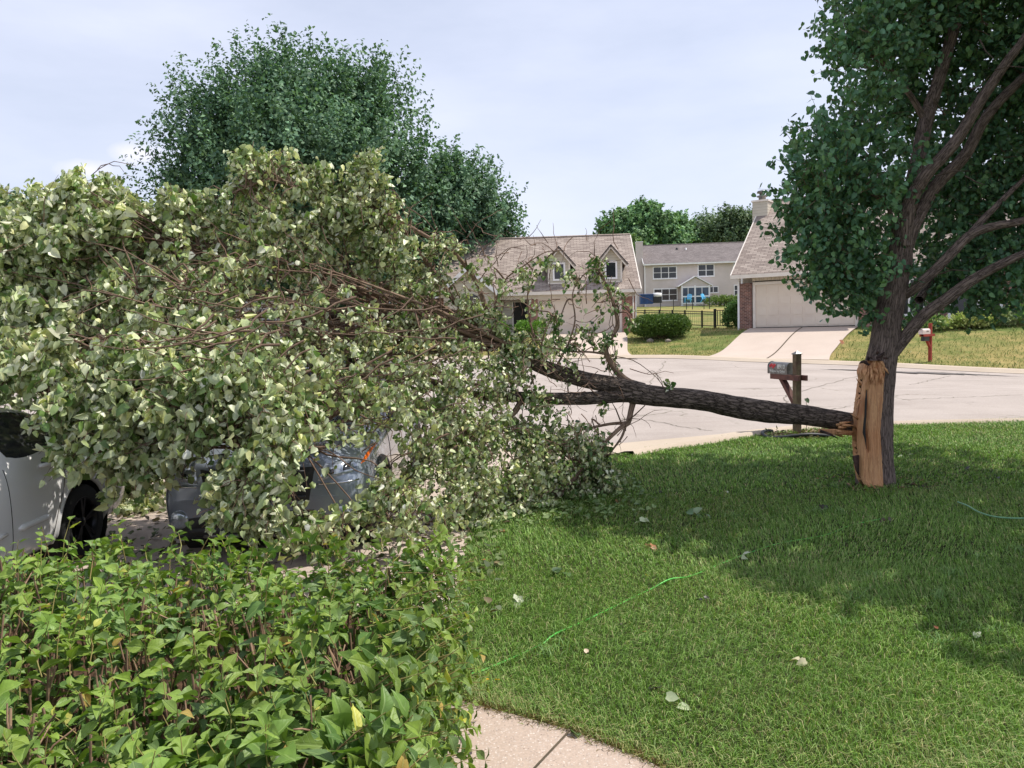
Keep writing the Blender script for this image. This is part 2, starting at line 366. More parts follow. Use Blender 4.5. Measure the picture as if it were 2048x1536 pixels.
M['red_paint'] = pmat('mailbox_red_post', lin(160, 62, 48), lin(132, 46, 38), 12, .75, .3)
M['brown_wood'] = pmat('mailbox_brown_post', lin(112, 72, 62), lin(82, 52, 46), 12, .8, .4)
M['moss_wood'] = pmat('mailbox_mossy_post', lin(112, 100, 74), lin(92, 70, 56), 14, .85, .4)
M['galv'] = pmat('galvanised_metal', lin(136, 134, 130), lin(104, 100, 96), 10, .35, .2, 60, metal=.7)
M['whitebox'] = pmat('mailbox_white', lin(222, 204, 196), lin(200, 184, 178), 8, .5)
M['red'] = pmat('red_vinyl', lin(196, 40, 52), lin(170, 32, 44), 8, .5)
M['letter'] = pmat('letter_white', lin(230, 230, 226), lin(215, 215, 210), 8, .5)
M['letter_dark'] = pmat('letter_dark', lin(90, 60, 60), lin(70, 50, 50), 8, .5)
M['blue_plastic'] = pmat('blue_plastic', lin(110, 196, 232), lin(92, 180, 222), 3, .4)
M['blue_tarp'] = pmat('blue_tarp', lin(34, 74, 128), lin(24, 54, 100), 3, .6, .4, 5)
M['white_cloth'] = pmat('white_cloth', lin(232, 230, 228), lin(210, 208, 208), 6, .8)
M['hose'] = pmat('hose_green', lin(96, 200, 80), lin(70, 176, 66), 30, .4)
M['hose_dull'] = pmat('hose_pale', lin(130, 170, 130), lin(100, 150, 110), 30, .5)
M['orange'] = pmat('flag_orange', lin(240, 130, 80), lin(236, 190, 160), 20, .6)
M['white_paint'] = pmat('car_white', (.84, .83, .82), (.80, .79, .78), 2, .25, coat=.8)
M['blue_paint'] = pmat('car_greyblue', lin(150, 158, 170), lin(142, 150, 164), 2, .25, metal=.35, coat=1)
M['cladding'] = pmat('black_cladding', (.03, .031, .034), (.04, .04, .043), 20, .55, .15, 200)
M['tyre'] = pmat('tyre_rubber', (.015, .015, .015), (.022, .022, .022), 20, .85, .3, 90)
M['rim'] = pmat('alloy_rim', lin(96, 98, 104), lin(80, 82, 88), 5, .3, metal=.9)
M['rim_dark'] = pmat('dark_rim', lin(62, 62, 66), lin(50, 50, 54), 5, .35, metal=.8)
M['chrome'] = pmat('chrome', (.7, .7, .72), (.65, .65, .68), 3, .12, metal=1)
M['amber'] = pmat('amber_lens', lin(240, 120, 30), lin(220, 96, 20), 10, .2)
M['lens'] = pmat('headlamp_lens', (.50, .54, .60), (.25, .28, .33), 14, .06, spec=.8, coat=1, metal=.4)
M['lamp_dark'] = pmat('headlamp_inner', (.01, .01, .013), (.02, .02, .03), 14, .15, coat=1)
M['red_lens'] = pmat('tail_lamp', lin(150, 20, 20), lin(120, 12, 14), 10, .15, coat=1)
M['stone'] = pmat('stone', lin(150, 140, 128), lin(112, 102, 92), 10, .9, .6, 20)
M['petal'] = pmat('petal_yellow', lin(250, 224, 120), lin(246, 200, 80), 20, .6)

# ------------------------------------------------------------ leaf and twig generators
def tmpl(kind):
    if kind == 'heart':      # broad heart-shaped leaf
        v = [(0,0),(0,.5),(0,1.0),(-.30,-.07),(-.50,.27),(-.36,.66),(.30,-.07),(.50,.27),(.36,.66)]
        z = [0,-.05,0,.03,.09,.06,.03,.09,.06]
        f = [(0,1,4,3),(1,2,5,4),(0,6,7,1),(1,7,8,2)]
    elif kind == 'oval':     # small leaf, two quads
        v = [(0,0),(0,1.0),(-.34,.3),(-.26,.72),(.34,.3),(.26,.72)]; z = [0,0,.07,.06,.07,.06]
        f = [(0,1,3,2),(0,4,5,1)]
    elif kind == 'diamond':
        v = [(0,0),(-.42,.45),(0,1),(.42,.45)]; z = [0,.1,0,.1]; f = [(0,3,2,1)]
    elif kind == 'ovate':    # detailed pointed leaf
        v = []; z = []; f = []
        prof = [(0,.02),(.12,.22),(.28,.40),(.46,.46),(.64,.38),(.80,.22),(.92,.09),(1.0,.01)]
        for y, h in prof:
            for s in (-1, -.55, 0, .55, 1): v.append((s*h, y)); z.append(abs(s)*h*.30 - .03*math.sin(y*9)*abs(s))
        for i in range(len(prof)-1):
            for j in range(4): a = i*5+j; f.append((a, a+1, a+6, a+5))
    v = np.array([(x, y, q) for (x, y), q in zip(v, z)], float)
    return v, np.array(f, int)
def leaves(name, pos, dirn, nrm, size, width, C, kind, curl=.2, uv=False, fold=1.0):
    T, F = tmpl(kind); n = len(pos); k = len(T)
    d = nrmz(dirn); s = nrmz(np.cross(d, nrm)); nn = np.cross(s, d)
    cu = (rng.normal(curl, .18, n))[:, None]; fo = (rng.uniform(.3, 2.2, n)*fold)[:, None]
    x = T[None, :, 0]*width[:, None]; y = T[None, :, 1]*np.ones((n, 1)); z = T[None, :, 2]*fo - cu*T[None, :, 1]**2 + rng.normal(0, .02, (n, k))
    V = pos[:, None, :] + size[:, None, None]*(x[..., None]*s[:, None]+y[..., None]*d[:, None]+z[..., None]*nn[:, None])
    FF = (F[None]+(np.arange(n)*k)[:, None, None]).reshape(-1, F.shape[1])
    CC = np.repeat(C, k, axis=0)
    UV = np.tile(T[:, :2], (n, 1)) if uv else None
    return mesh_np(name, V.reshape(-1, 3), FF, CC, UV, smooth=(kind in ('ovate', 'heart')))
def twigs_mesh(name, paths, r0, r1, sides=3):
    n, m, _ = paths.shape
    t = np.gradient(paths, axis=1); t = nrmz(t)
    ref = np.where(np.abs(t[..., 2:3]) > .9, np.array([1., 0, 0]), np.array([0, 0, 1.]))
    a = nrmz(np.cross(t, ref)); b = np.cross(t, a)
    rr = np.linspace(0, 1, m)[None, :]*(np.asarray(r1).reshape(-1, 1)-np.asarray(r0).reshape(-1, 1))+np.asarray(r0).reshape(-1, 1)
    rr = np.broadcast_to(rr, (n, m))
    vs = []
    for j in range(sides):
        th = 2*np.pi*j/sides; vs.append(paths+rr[..., None]*(a*np.cos(th)+b*np.sin(th)))
    V = np.stack(vs, 2).reshape(-1, 3)
    base = (np.arange(n)[:, None, None]*m+np.arange(m-1)[None, :, None])*sides
    j = np.arange(sides)[None, None, :]; j2 = (j+1) % sides
    F = np.stack([base+j, base+j2, base+sides+j2, base+sides+j], -1).reshape(-1, 4)
    return mesh_np(name, V, F, smooth=True)
def pick(cols, n, jit=.10):
    cols = np.array([lin(*c) for c in cols]); C = cols[rng.integers(0, len(cols), n)]
    return np.clip(C*(1+rng.normal(0, jit, (n, 1))), .002, 1)
def rdir(n): return nrmz(rng.normal(size=(n, 3)))
def catmull(pts, k=6):
    p = [np.array(q, float) for q in pts]; p = [2*p[0]-p[1]]+p+[2*p[-1]-p[-2]]; out = []
    for i in range(1, len(p)-2):
        for j in range(k):
            t = j/k; out.append(.5*((2*p[i])+(-p[i-1]+p[i+1])*t+(2*p[i-1]-5*p[i]+4*p[i+1]-p[i+2])*t*t+(-p[i-1]+3*p[i]-3*p[i+1]+p[i+2])*t**3))
    out.append(p[-2]); return np.array(out)
def limb(pts, radii, sides=14, rough=.05, k=6, seed=0, knots=()):
    """bark-covered limb as a uv-mapped tube with an uneven surface"""
    c = catmull(pts, k); r = np.interp(np.linspace(0, 1, len(c)), np.linspace(0, 1, len(radii)), radii)
    t = nrmz(np.gradient(c, axis=0)); V = []; UV = []; a = None; ln = 0
    for i in range(len(c)):
        if a is None: a = nrmz(np.cross(t[i], [0.13, 1, .2]))
        a = nrmz(a-t[i]*a.dot(t[i])); b = np.cross(t[i], a)
        if i: ln += np.linalg.norm(c[i]-c[i-1])
        for j in range(sides+1):
            th = 2*np.pi*(j % sides)/sides
            q = 1+rough*(math.sin(3*th+ln*4+seed)+.7*math.sin(7*th-ln*9+seed*2)+.5*math.sin(ln*23+th*2+seed))
            for (kl, kt, ka) in knots: q += ka*math.exp(-((ln-kl)/.09)**2-((((th-kt+np.pi) % (2*np.pi))-np.pi)/.5)**2)
            V.append(c[i]+(a*math.cos(th)+b*math.sin(th))*r[i]*q); UV.append((j/sides*2*math.pi*max(r[0], .04), ln))
    n = sides+1; F = [(i*n+j, i*n+j+1, (i+1)*n+j+1, (i+1)*n+j) for i in range(len(c)-1) for j in range(sides)]
    return np.array(V), np.array(F), np.array(UV)
def limbs_mesh(name, ls):
    V = []; F = []; U = []; o = 0
    for v, f, u in ls: V.append(v); F.append(f+o); U.append(u); o += len(v)
    return mesh_np(name, np.concatenate(V), np.concatenate(F), None, np.concatenate(U), smooth=True)
def in_ell(n, shell=.35):
    d = rdir(n); r = (shell+(1-shell)*rng.random(n))**(1/1.6); return d*r[:, None]

# ------------------------------------------------------------ ground, road, drives
def ground():
    xs = np.unique(np.concatenate([np.arange(-400, -40, 40), np.arange(-40, -12, 2), np.arange(-12, 30, .5), np.arange(30, 60, 2), np.arange(60, 500, 40)]))
    ys = np.unique(np.concatenate([np.arange(-30, 0, 3), np.arange(0, 24, 1), np.arange(24, 50, .5), np.arange(50, 120, 3), np.arange(120, 1200, 60)]))
    X, Y = np.meshgrid(xs, ys); Z = hz(X, Y)-.03
    V = np.stack([X, Y, Z], -1).reshape(-1, 3); nx = len(xs)
    F = [(j*nx+i, j*nx+i+1, (j+1)*nx+i+1, (j+1)*nx+i) for j in range(len(ys)-1) for i in range(nx-1)]
    tag(link('ground', mesh_np('ground', V, F, smooth=True), M['lawn']), kind='structure')
ground()
def strip(name, A, B, off, mat, nu=12, nv=40, kind='structure', flat=False):
    """sheet between two polylines A and B (near and far edge), draped on the terrain"""
    A = np.array([(p[0], p[1]) for p in A], float); B = np.array([(p[0], p[1]) for p in B], float)
    def res(Q, n):
        s = np.concatenate([[0], np.cumsum(np.linalg.norm(np.diff(Q, axis=0), axis=1))]); t = np.linspace(0, s[-1], n)
        return np.stack([np.interp(t, s, Q[:, 0]), np.interp(t, s, Q[:, 1])], -1)
    A = res(A, nv); B = res(B, nv); u = np.linspace(0, 1, nu)
    XY = A[:, None]*(1-u)[None, :, None]+B[:, None]*u[None, :, None]
    Z = hz(XY[..., 0], XY[..., 1])+off
    V = np.concatenate([XY, Z[..., None]], -1).reshape(-1, 3)
    F = [(j*nu+i, j*nu+i+1, (j+1)*nu+i+1, (j+1)*nu+i) for j in range(nv-1) for i in range(nu-1)]
    return tag(link(name, mesh_np(name, V, F, smooth=True), mat), kind=kind)
# near edge of the road / lawn
NE = [G(a, b) for a, b in ((1245, 908), (1300, 897), (1400, 884), (1500, 867), (1600, 856), (1700, 850), (1850, 845), (2048, 841))]
NX = np.array([p.x for p in NE]+[14, 30, 60]); NY = np.array([p.y for p in NE]+[NE[-1].y, NE[-1].y+.5, NE[-1].y+2])
def Yn(X): return np.interp(X, NX, NY)
xs = np.concatenate([np.linspace(-60, -6, 8), np.linspace(-5, 30, 80), np.linspace(32, 68, 8)])
nearY = np.where(xs < NX[0], 11.6+.0*xs, Yn(xs))
strip('road', [(x, y) for x, y in zip(xs, nearY)], [(x, Yc(x)+.02) for x in xs], .0, M['road'], 50, 160)
# far kerb: rolled concrete section
def kerbline(name, pts, wd=.42, hgt=.11, mat='kerb'):
    V = []; prof = [(-.28, .012), (-.06, .02), (.04, hgt), (wd-.1, hgt+.02), (wd, -.05)]
    pts = np.array(pts, float); t = nrmz(np.gradient(pts, axis=0)); nr = np.stack([-t[:, 1], t[:, 0]], -1)
    for i, p in enumerate(pts):
        for a, h in prof:
            q = p+nr[i]*a; V.append((q[0], q[1], float(hz(p[0], min(p[1], Yc(p[0]))))+h))
    k = len(prof); F = [(i*k+j, i*k+j+1, (i+1)*k+j+1, (i+1)*k+j) for i in range(len(pts)-1) for j in range(k-1)]
    return tag(link(name, mesh_np(name, V, F, smooth=False), M[mat]), kind='structure')
kx = np.linspace(-20, 32, 120); kerbline('far_kerb', [(x, Yc(x)) for x in kx])
# near kerb right of the drive
kx = np.linspace(NX[0], 26, 70); kerbline('near_kerb', [(x, Yn(x)-.12) for x in kx][::-1] and [(x, Yn(x)-.02) for x in kx][::-1], wd=.30, hgt=.05)
# tar and crumbled patch along the far kerb on the right
tp = [(G(x, y+4)) for x, y in ((1640, 735), (1720, 737), (1800, 741), (1880, 743), (1960, 746), (2048, 750))]
def patch(name, pts, wd, mat, off=.008):
    V = []; n = len(pts); F = []
    for i, p in enumerate(pts):
        ww = wd*(.4+.6*random.random())*math.sin(math.pi*(i+.35)/(n-.3))
        for s in (-1, 1): V.append((p[0], p[1]+s*ww, float(hz(p[0], p[1]))+off))
    for i in range(n-1): F.append((2*i, 2*i+1, 2*i+3, 2*i+2))
    return tag(link(name, mesh_np(name, V, F), mat), kind='structure')
cp = catmull([(p.x, p.y) for p in tp], 6); patch('tar_patch', cp, .75, M['tar'], .016)
def wander(a, c, n=14, am=.12):
    a = G(*a); c = G(*c); out = []
    for i in range(n): t = i/(n-1); out.append((a.x+(c.x-a.x)*t+random.uniform(-am, am), a.y+(c.y-a.y)*t+random.uniform(-am, am)))
    return out
CRK = [((1605, 783), (1770, 733)), ((1450, 793), (1568, 792)), ((1570, 790), (1578, 836)), ((1350, 744), (1560, 738)), ((1800, 800), (2040, 790)), ((1820, 770), (1900, 752)), ((1290, 840), (1420, 862)), ((1330, 722), (1300, 770)), ((1560, 838), (1700, 812))]
# our drive
DE = [(-.45, 4.6), (-.45, 7.2), (-.35, 9.0), (.25, 10.4), (1.0, 11.3), (NX[0], NY[0])]     # right edge
def Xd(Y): return np.interp(Y, [p[1] for p in DE], [p[0] for p in DE])
LE = [(-7.2, 4.2), (-7.2, 7), (-7.3, 9), (-7.6, 10.4), (-8.5, 11.3), (-9.3, 12)]
strip('driveway', LE, DE, .012, M['concrete'], 16, 40)
strip('driveway_apron', [(-9.3, 11.4), (NX[0], 11.45), (NX[3], NY[3]-.05)], [(-9.3, 12.3), (NX[0], 12.4), (NX[3], NY[3]+.1)], .02, M['kerb'], 6, 40)
# walkway in front of us
WE = [G(a, b) for a, b in ((905, 1404), (1000, 1428), (1140, 1467), (1230, 1502), (1310, 1536))]
WX = np.array([-6, WE[0].x-.3]+[p.x for p in WE]+[1.1, 1.9]); WY = np.array([WE[0].y+.1, WE[0].y+.05]+[p.y for p in WE]+[2.55, 1.2])
def Yw(X): return np.interp(X, WX, WY, right=-5)
def sheet(name, poly, z, mat, kind='structure'):
    me = bpy.data.meshes.new(name); me.from_pydata([(x, y, z) for x, y in poly], [], [tuple(range(len(poly)))])
    return tag(link(name, me, mat), kind=kind)
wy = [(float(x), float(Yw(x))) for x in np.linspace(WE[0].x-.05, 1.9, 30)]
J0 = G(1140, 1469); J1 = G(1078, 1536); jd = np.array([J1.x-J0.x, J1.y-J0.y]); jn = jd/np.linalg.norm(jd)
V = []; F = []
sheet('walkway', [(-6, .2), (1.9, .2)]+wy[::-1]+[(-.55, 3.7), (-.8, 2.0), (-6, 1.9)], .014, M['walk'])
sheet('hedge_bed', [(-6.5, 1.6), (-.75, 1.6), (-.40, 3.6), (-.42, 5.2), (-6.5, 5.2)], .018, M['mulch'])  # bed under the hedge; its far mulch strip stands in for shaded drive
sheet('lawn_soil', [(-.5, 3.85)]+[(float(x), float(Yw(x))) for x in np.linspace(-.45, 1.88, 24)]+[(14, -1)]+[(14, float(Yn(14)))]+[(float(x), float(Yn(x))-.1) for x in NX[:8][::-1]]+[(p[0], p[1]) for p in DE[::-1]], .004, M['soil'])
# gaps between slabs (joints), thin dark fillings
def joint(name, pts, wd=.012, off=.02, mat='joint'):
    V = []; F = []
    for i, p in enumerate(pts):
        t = Vector(pts[min(i+1, len(pts)-1)])-Vector(pts[max(i-1, 0)]); n = Vector((-t[1], t[0])).normalized()*wd
        for s in (-1, 1): V.append((p[0]+n.x*s, p[1]+n.y*s, float(hz(p[0], p[1]))+off))
    for i in range(len(pts)-1): F.append((2*i, 2*i+1, 2*i+3, 2*i+2))
    return tag(link(name, mesh_np(name, V, F), M[mat]), kind='structure')
for c0, c1 in CRK: joint('road_crack', wander(c0, c1, 22, .07), .011, .008, 'crack')
joint('walkway_joint', [(J0.x, J0.y), (J0.x+jn[0]*1.5, J0.y+jn[1]*1.5)], .006, .0175)
# far drives
def drive(name, tl, tr, bl, br, flare=1.0):
    n = 16; A = []; B = []
    for i in range(n+1):
        t = i/n; fl = flare*max(0, t-.72)**1.6*7
        a = Vector(tl).lerp(Vector(bl), t); b = Vector(tr).lerp(Vector(br), t)
        A.append((a.x-fl, a.y)); B.append((b.x+fl, b.y))
    strip(name, A, B, .035, M['concrete'], 10, 30)
    return A, B
g1l = G(1087, 671); g1r = G(1250, 669)
MIDO = P(1272, 668, 45.2); RGTO = P(1479, 657, 40.2)
aM = R(3); aR = R(33)
def loc2w(o, a, x, y): return (o.x+x*math.cos(a)+y*math.sin(a), o.y-x*math.sin(a)+y*math.cos(a))
def v2(p): return (p[0], p[1], 0)
tl = loc2w(MIDO, aM, -5.9, -.05); tr = loc2w(MIDO, aM, -.5, -.05); bl = (tl[0]+.3, float(Yc(tl[0]+.3))+.35); brx = G(1284, 717)
DRV1 = drive('driveway_opposite', v2(tl), v2(tr), v2(bl), (brx.x-.6, brx.y+.3, 0), .5)
tl = loc2w(RGTO, aR, .55, -.05); tr = loc2w(RGTO, aR, 5.75, -.05); q1 = G(1425, 717); q2 = G(1648, 724)
DRV2 = drive('driveway_right_house', v2(tl), v2(tr), (q1.x, q1.y+.25, 0), (q2.x, q2.y+.25, 0), .35)
m0 = (Vector(v2(tl))+Vector(v2(tr)))/2; m1 = (Vector((q1.x, q1.y, 0))+Vector((q2.x, q2.y, 0)))/2
joint('drive_joint', [(m0.lerp(m1, t).x, m0.lerp(m1, t).y) for t in np.linspace(0, 1, 14)], .03, .045)

# ------------------------------------------------------------ houses
def window(parent, x0, x1, z0, z1, y, cols=1, rows=2, fr=.09, glass='glass', frame='trim_white', dep=.06, sill=True, bars=True, name='window'):
    m = MB(); m.box((x0-fr, y-dep, z0-fr), (x1+fr, y, z0)); m.box((x0-fr, y-dep, z1), (x1+fr, y, z1+fr))
    m.box((x0-fr, y-dep, z0), (x0, y, z1)); m.box((x1, y-dep, z0), (x1+fr, y, z1))
    for i in range(1, cols):
        xx = x0+(x1-x0)*i/cols; m.box((xx-.045, y-dep+.005, z0), (xx+.045, y-.002, z1))
    for i in range(1, rows):
        zz = z0+(z1-z0)*i/rows; m.box((x0, y-dep+.012, zz-.03), (x1, y-.004, zz+.03))
    o = m.obj(name, M[frame], parent)
    g = MB().box((x0, y-.02, z0), (x1, y+.03, z1)); g.obj('pane', M[glass], o)
    if sill: MB().box((x0-fr-.05, y-dep-.05, z0-fr-.05), (x1+fr+.05, y, z0-fr-.001)).obj('sill', M[frame], o)
    return o
def garage_door(parent, x0, x1, h, y, mat='door_tan'):
    m = MB(); m.box((x0, y, .02), (x1, y+.06, h))
    for r in range(4):
        z0 = .02+(h-.02)*r/4; z1 = .02+(h-.02)*(r+1)/4
        m.box((x0, y-.018, z0+.012), (x1, y-.001, z1-.012)) if False else None
        n = 8
        for c in range(n):
            a = x0+(x1-x0)*c/n; b = x0+(x1-x0)*(c+1)/n
            m.box((a+.06, y-.022, z0+.08), (b-.06, y-.002, z1-.08))
        m.box((x0, y-.012, z1-.03), (x1, y-.001, z1-.012))
    o = m.obj('garage_door', M[mat], parent)
    t = MB(); t.box((x0-.14, y-.06, 0), (x0-.002, y+.05, h+.002)); t.box((x1+.002, y-.06, 0), (x1+.14, y+.05, h+.002)); t.box((x0-.14, y-.062, h+.003), (x1+.14, y+.05, h+.15))
    t.obj('door_frame', M['trim'], o)
    MB().box((x0, y-.03, .0), (x1, y-.003, .03)).obj('door_seal', M['black'], o)
    return o
def gable_roof(parent, x0, x1, yf, yr, yb, ze, zr, mat, over=.3, th=.14, fascia='trim'):
    """roof with ridge along x; front eave yf, ridge yr, back eave yb"""
    m = MB(); a = x0-over; b = x1+over
    m.slab([(a, yf, ze), (b, yf, ze), (b, yr, zr), (a, yr, zr)], th)
    m.slab([(b, yb, ze), (a, yb, ze), (a, yr, zr), (b, yr, zr)], th)
    r = m.obj('roof', M[mat], parent)
    MB().tube([(a, yr, zr+.015), (b, yr, zr+.015)], .07, 8).obj('ridge_cap', M[mat], r)
    g = MB(); g.box((a-.02, yf-.13, ze-.22), (b+.02, yf-.005, ze-.03)); g.obj('gutter', M[fascia], r)
    for xx in (a-.02, b+.02):
        g = MB(); g.bar((xx, yf, ze-.1), (xx, yr, zr-.1), .05, .2); g.bar((xx, yb, ze-.1), (xx, yr, zr-.1), .05, .2); g.obj('rake_trim', M[fascia], r)
    return r

# middle house ------------------------------------------------
def middle_house():
    MIDO.z = 1.95-(668-648)*45.2/1538+.02
    h = empty('garage_house', (MIDO.x, MIDO.y, MIDO.z), -aM, label='single-storey house with two small roof dormers, red brick and a wide garage door', cat='house')
    EZ = 2.63; RZ = 6.35; W_ = -12.4
    m = MB()   # tan siding body behind
    m.box((W_, .9, -.3), (-6.25, 10, EZ-.02)); m.box((-6.25, .9, -.3), (0, 10, EZ-.02)); m.box((-.02, .05, -.3), (0, .9, EZ)); m.box((-6.22, .05, 2.25), (-.02, .88, EZ-.02))
    m.obj('wall', M['siding'], h)
    g = MB(); g.prism([(W_+.02, EZ-.02), (W_+.02, EZ)] and [(.9, EZ-.02), (9.9, EZ-.02), (5.2, RZ-.15)], W_+.05, -.05, 'x'); g.obj('gable_wall', M['siding'], h)
    MB().box((-.78, 0, -.3), (0, .5, 2.45)).obj('brick_pier', M['brick'], h); MB().box((-6.22, 0, -.3), (-5.72, .5, 2.45)).obj('brick_pier', M['brick'], h)
    MB().box((-.02, -.06, -.3), (.05, .08, 2.62)).obj('corner_trim', M['trim_white'], h)
    MB().box((-8.4, -.02, 2.2), (.0, .06, EZ-.05)).obj('fascia_board', M['trim'], h)
    garage_door(h, -5.58, -.92, 2.12, .18)
    # recessed entry
    MB().box((-8.2, .86, 0), (-6.3, .9, 2.2)).obj('entry_wall', M['siding'], h)
    d = MB().box((-7.2, .78, .02), (-6.4, .85, 2.05)).obj('front_door', M['dark'], h); MB().box((-7.28, .76, 0), (-7.205, .86, 2.1)).obj('door_trim', M['trim'], d)
    MB().lathe((-6.8, .7, 1.75), [(0, -.12), (.06, -.1), (.06, .08), (0, .14)], 8).obj('wall_lantern', M['black'], h)
    # gabled bay on the left
    m = MB(); m.box((-11.2, -.6, .78), (-8.25, .9, EZ)); m.prism([(-11.2, EZ), (-8.25, EZ), (-9.72, 4.0)], -.6, 3.0); m.obj('bay_wall', M['siding'], h)
    MB().box((-11.23, -.64, -.3), (-8.22, .9, .775)).obj('brick_base', M['brick'], h)
    MB().box((-12.35, .2, -.3), (-11.25, .95, 2.4)).obj('brick_end', M['brick'], h)
    window(h, -10.05, -9.1, .85, 2.0, -.6, 1, 2)
    f = []; 
    for i in range(9): a = math.pi*i/8; f.append((-9.57+.47*math.cos(a), 2.2+.38*math.sin(a)))
    o = MB().prism(f, -.63, -.6).obj('arch_window', M['glass'], h)
    r = MB(); pk = (-9.72, 4.35)
    r.slab([(-11.65, -.95, 2.5), (-9.72, -.95, 4.12), (-9.72, 3.6, 4.12), (-11.65, 3.6, 2.5)], .12); r.slab([(-9.72, -.95, 4.12), (-7.85, -.95, 2.5), (-7.85, 3.6, 2.5), (-9.72, 3.6, 4.12)], .12)
    ro = r.obj('bay_roof', M['shingle'], h)
    t = MB(); t.bar((-11.68, -.99, 2.42), (-9.72, -.99, 4.06), .05, .22, (0, -1, 0)) if False else None
    t.bar((-11.68, -.98, 2.4), (-9.72, -.98, 4.05), .05, .22); t.bar((-7.82, -.98, 2.4), (-9.72, -.98, 4.05), .05, .22); t.obj('bay_rake', M['trim_white'], ro)
    gable_roof(h, W_, 0, -.42, 5.2, 10.6, EZ, RZ, 'shingle', .28)
    MB().tube([(-8.6, 4.9, RZ-.2), (-8.6, 4.9, RZ+.28)], .09, 8).obj('roof_vent', M['black'], h)
    v = MB(); v.lathe((-3.9, 5.15, RZ), [(.03, -.1), (.03, .3)], 6)
    # dormers
    sl_ = (RZ-EZ)/(5.2+.42)
    for cx in (-4.42, -1.38):
        yf = .25; zb = EZ+sl_*(yf+.42)-.05; zt = 4.3; pk = 5.02; hw = .66
        ym = lambda z: (z-EZ)/sl_-.42
        m = MB(); m.prism([(cx-hw, zb), (cx+hw, zb), (cx+hw, zt), (cx, pk), (cx-hw, zt)], yf, ym(zt)+.4); d = m.obj('dormer', M['siding'], h)
        t = MB()
        for s in (-1, 1): t.box((cx+s*hw-s*.0, yf-.03, zb), (cx+s*(hw-.1), yf-.001, zt)); t.bar((cx+s*(hw+.3), yf-.28, zt-.34), (cx, yf-.28, pk+.12), .06, .16); t.slab([(cx+s*(hw+.3), yf-.3, zt-.3), (cx+s*(hw+.3), yf-.05, zt-.3), (cx, yf-.05, pk+.1), (cx, yf-.3, pk+.1)], .03)
        t.box((cx-hw, yf-.03, zb), (cx+hw, yf-.001, zb+.08)); t.obj('dormer_trim', M['trim'], d)
        r = MB()
        for s in (-1, 1):
            q = [(cx+s*(hw+.32), yf-.34, zt-.24), (cx, yf-.34, pk+.2), (cx, ym(pk)+.2, pk+.2), (cx+s*(hw+.32), ym(zt)+.1, zt-.24)]
            r.slab(q if s < 0 else q[::-1], .08)
        r.obj('dormer_roof', M['shingle'], d)
        e = MB()
        for s in (-1, 1): e.bar((cx+s*(hw+.34), yf-.355, zt-.24), (cx, yf-.355, pk+.2), .02, .05)
        e.obj('drip_edge', M['black'], d)
        m = MB(); fr = .1; x0, x1, z0, z1 = cx-.27, cx+.27, zb+.32, zt-.1; y = yf
        m.box((x0-fr, y-.06, z0-fr), (x1+fr, y-.002, z0)); m.box((x0-fr, y-.06, z1), (x1+fr, y-.002, z1+fr)); m.box((x0-fr, y-.06, z0), (x0, y-.002, z1)); m.box((x1, y-.06, z0), (x1+fr, y-.002, z1))
        m.obj('dormer_window', M['trim_white'], d); MB().box((x0, y-.03, z0), (x1, y+.02, z1)).obj('dormer_pane', M['glass'], d)
    MB().tube([(-.15, -.14, .1), (-.15, -.14, 2.45)], .045, 6).obj('downspout', M['trim'], h)
    return h
middle_house()

# right house -------------------------------------------------
def right_house():
    z0 = 1.95-(657-642.5)*40.2/1538
    h = empty('brown_brick_house', (RGTO.x, RGTO.y, z0), -aR, label='brown brick house at the right with steep shingle roof, tan chimney and pale garage door', cat='house')
    EZ = 2.75; RZ = 7.2
    MB().box((.02, .5, -.5), (6.3, 11, EZ)).obj('wall', M['siding_v'], h)
    MB().prism([(.3, EZ-.02), (11, EZ-.02), (5.7, RZ-.15)], .03, 6.2, 'x').obj('gable_wall', M['siding'], h)
    MB().box((.02, 0, -.5), (.62, .5, 2.32)).obj('brick_pier', M['brick_brown'], h); MB().box((5.72, 0, -.5), (6.3, .5, 2.32)).obj('brick_pier', M['brick_brown'], h)
    MB().box((-.08, -.05, -.5), (.015, .2, EZ-.1)).obj('corner_trim', M['trim_white'], h)
    MB().box((.64, .1, 2.42), (6.28, .5, EZ)).obj('siding_band', M['siding_v'], h)
    for i in range(9): MB().box((.66+i*.68, -.06, 2.62), (.84+i*.68, .08, 2.76)).obj('dentil', M['trim'], h)
    garage_door(h, .80, 5.56, 2.2, .16)
    gable_roof(h, 0, 6.3, -.45, 5.6, 11.4, EZ+.02, RZ, 'shingle', .28)
    c = MB().box((-.50, 4.3, -.5), (.34, 5.3, 7.05)).obj('chimney', M['siding'], h)
    MB().box((-.55, 4.25, 7.05), (.39, 5.35, 7.15)).obj('chimney_crown', M['trim'], c)
    MB().lathe((-.08, 4.8, 7.15), [(.2, 0), (.2, .2), (.3, .22), (.3, .28), (.16, .3), (.16, .42), (.3, .44), (.27, .55), (0, .6)], 14).obj('chimney_cap', M['galv'], c)
    # main block to the right
    MB().box((6.32, 1.0, -.5), (18, 11, EZ+.1)).obj('brick_wall', M['brick_brown'], h)
    MB().box((6.34, 1.02, EZ+.11), (17.9, 10.9, EZ+.4)).obj('upper_wall', M['siding'], h)
    gable_roof(h, 6.4, 18, .4, 5.9, 11.6, EZ+.15, 7.4, 'shingle', .25)
    window(h, 7.2, 8.4, .5, 2.1, 1.0, 2, 2, .1)
    window(h, 9.55, 10.55, .25, 2.2, 1.0, 1, 1, .14)
    window(h, 10.9, 11.45, .25, 2.2, 1.0, 1, 1, .12)
    return h
right_house()

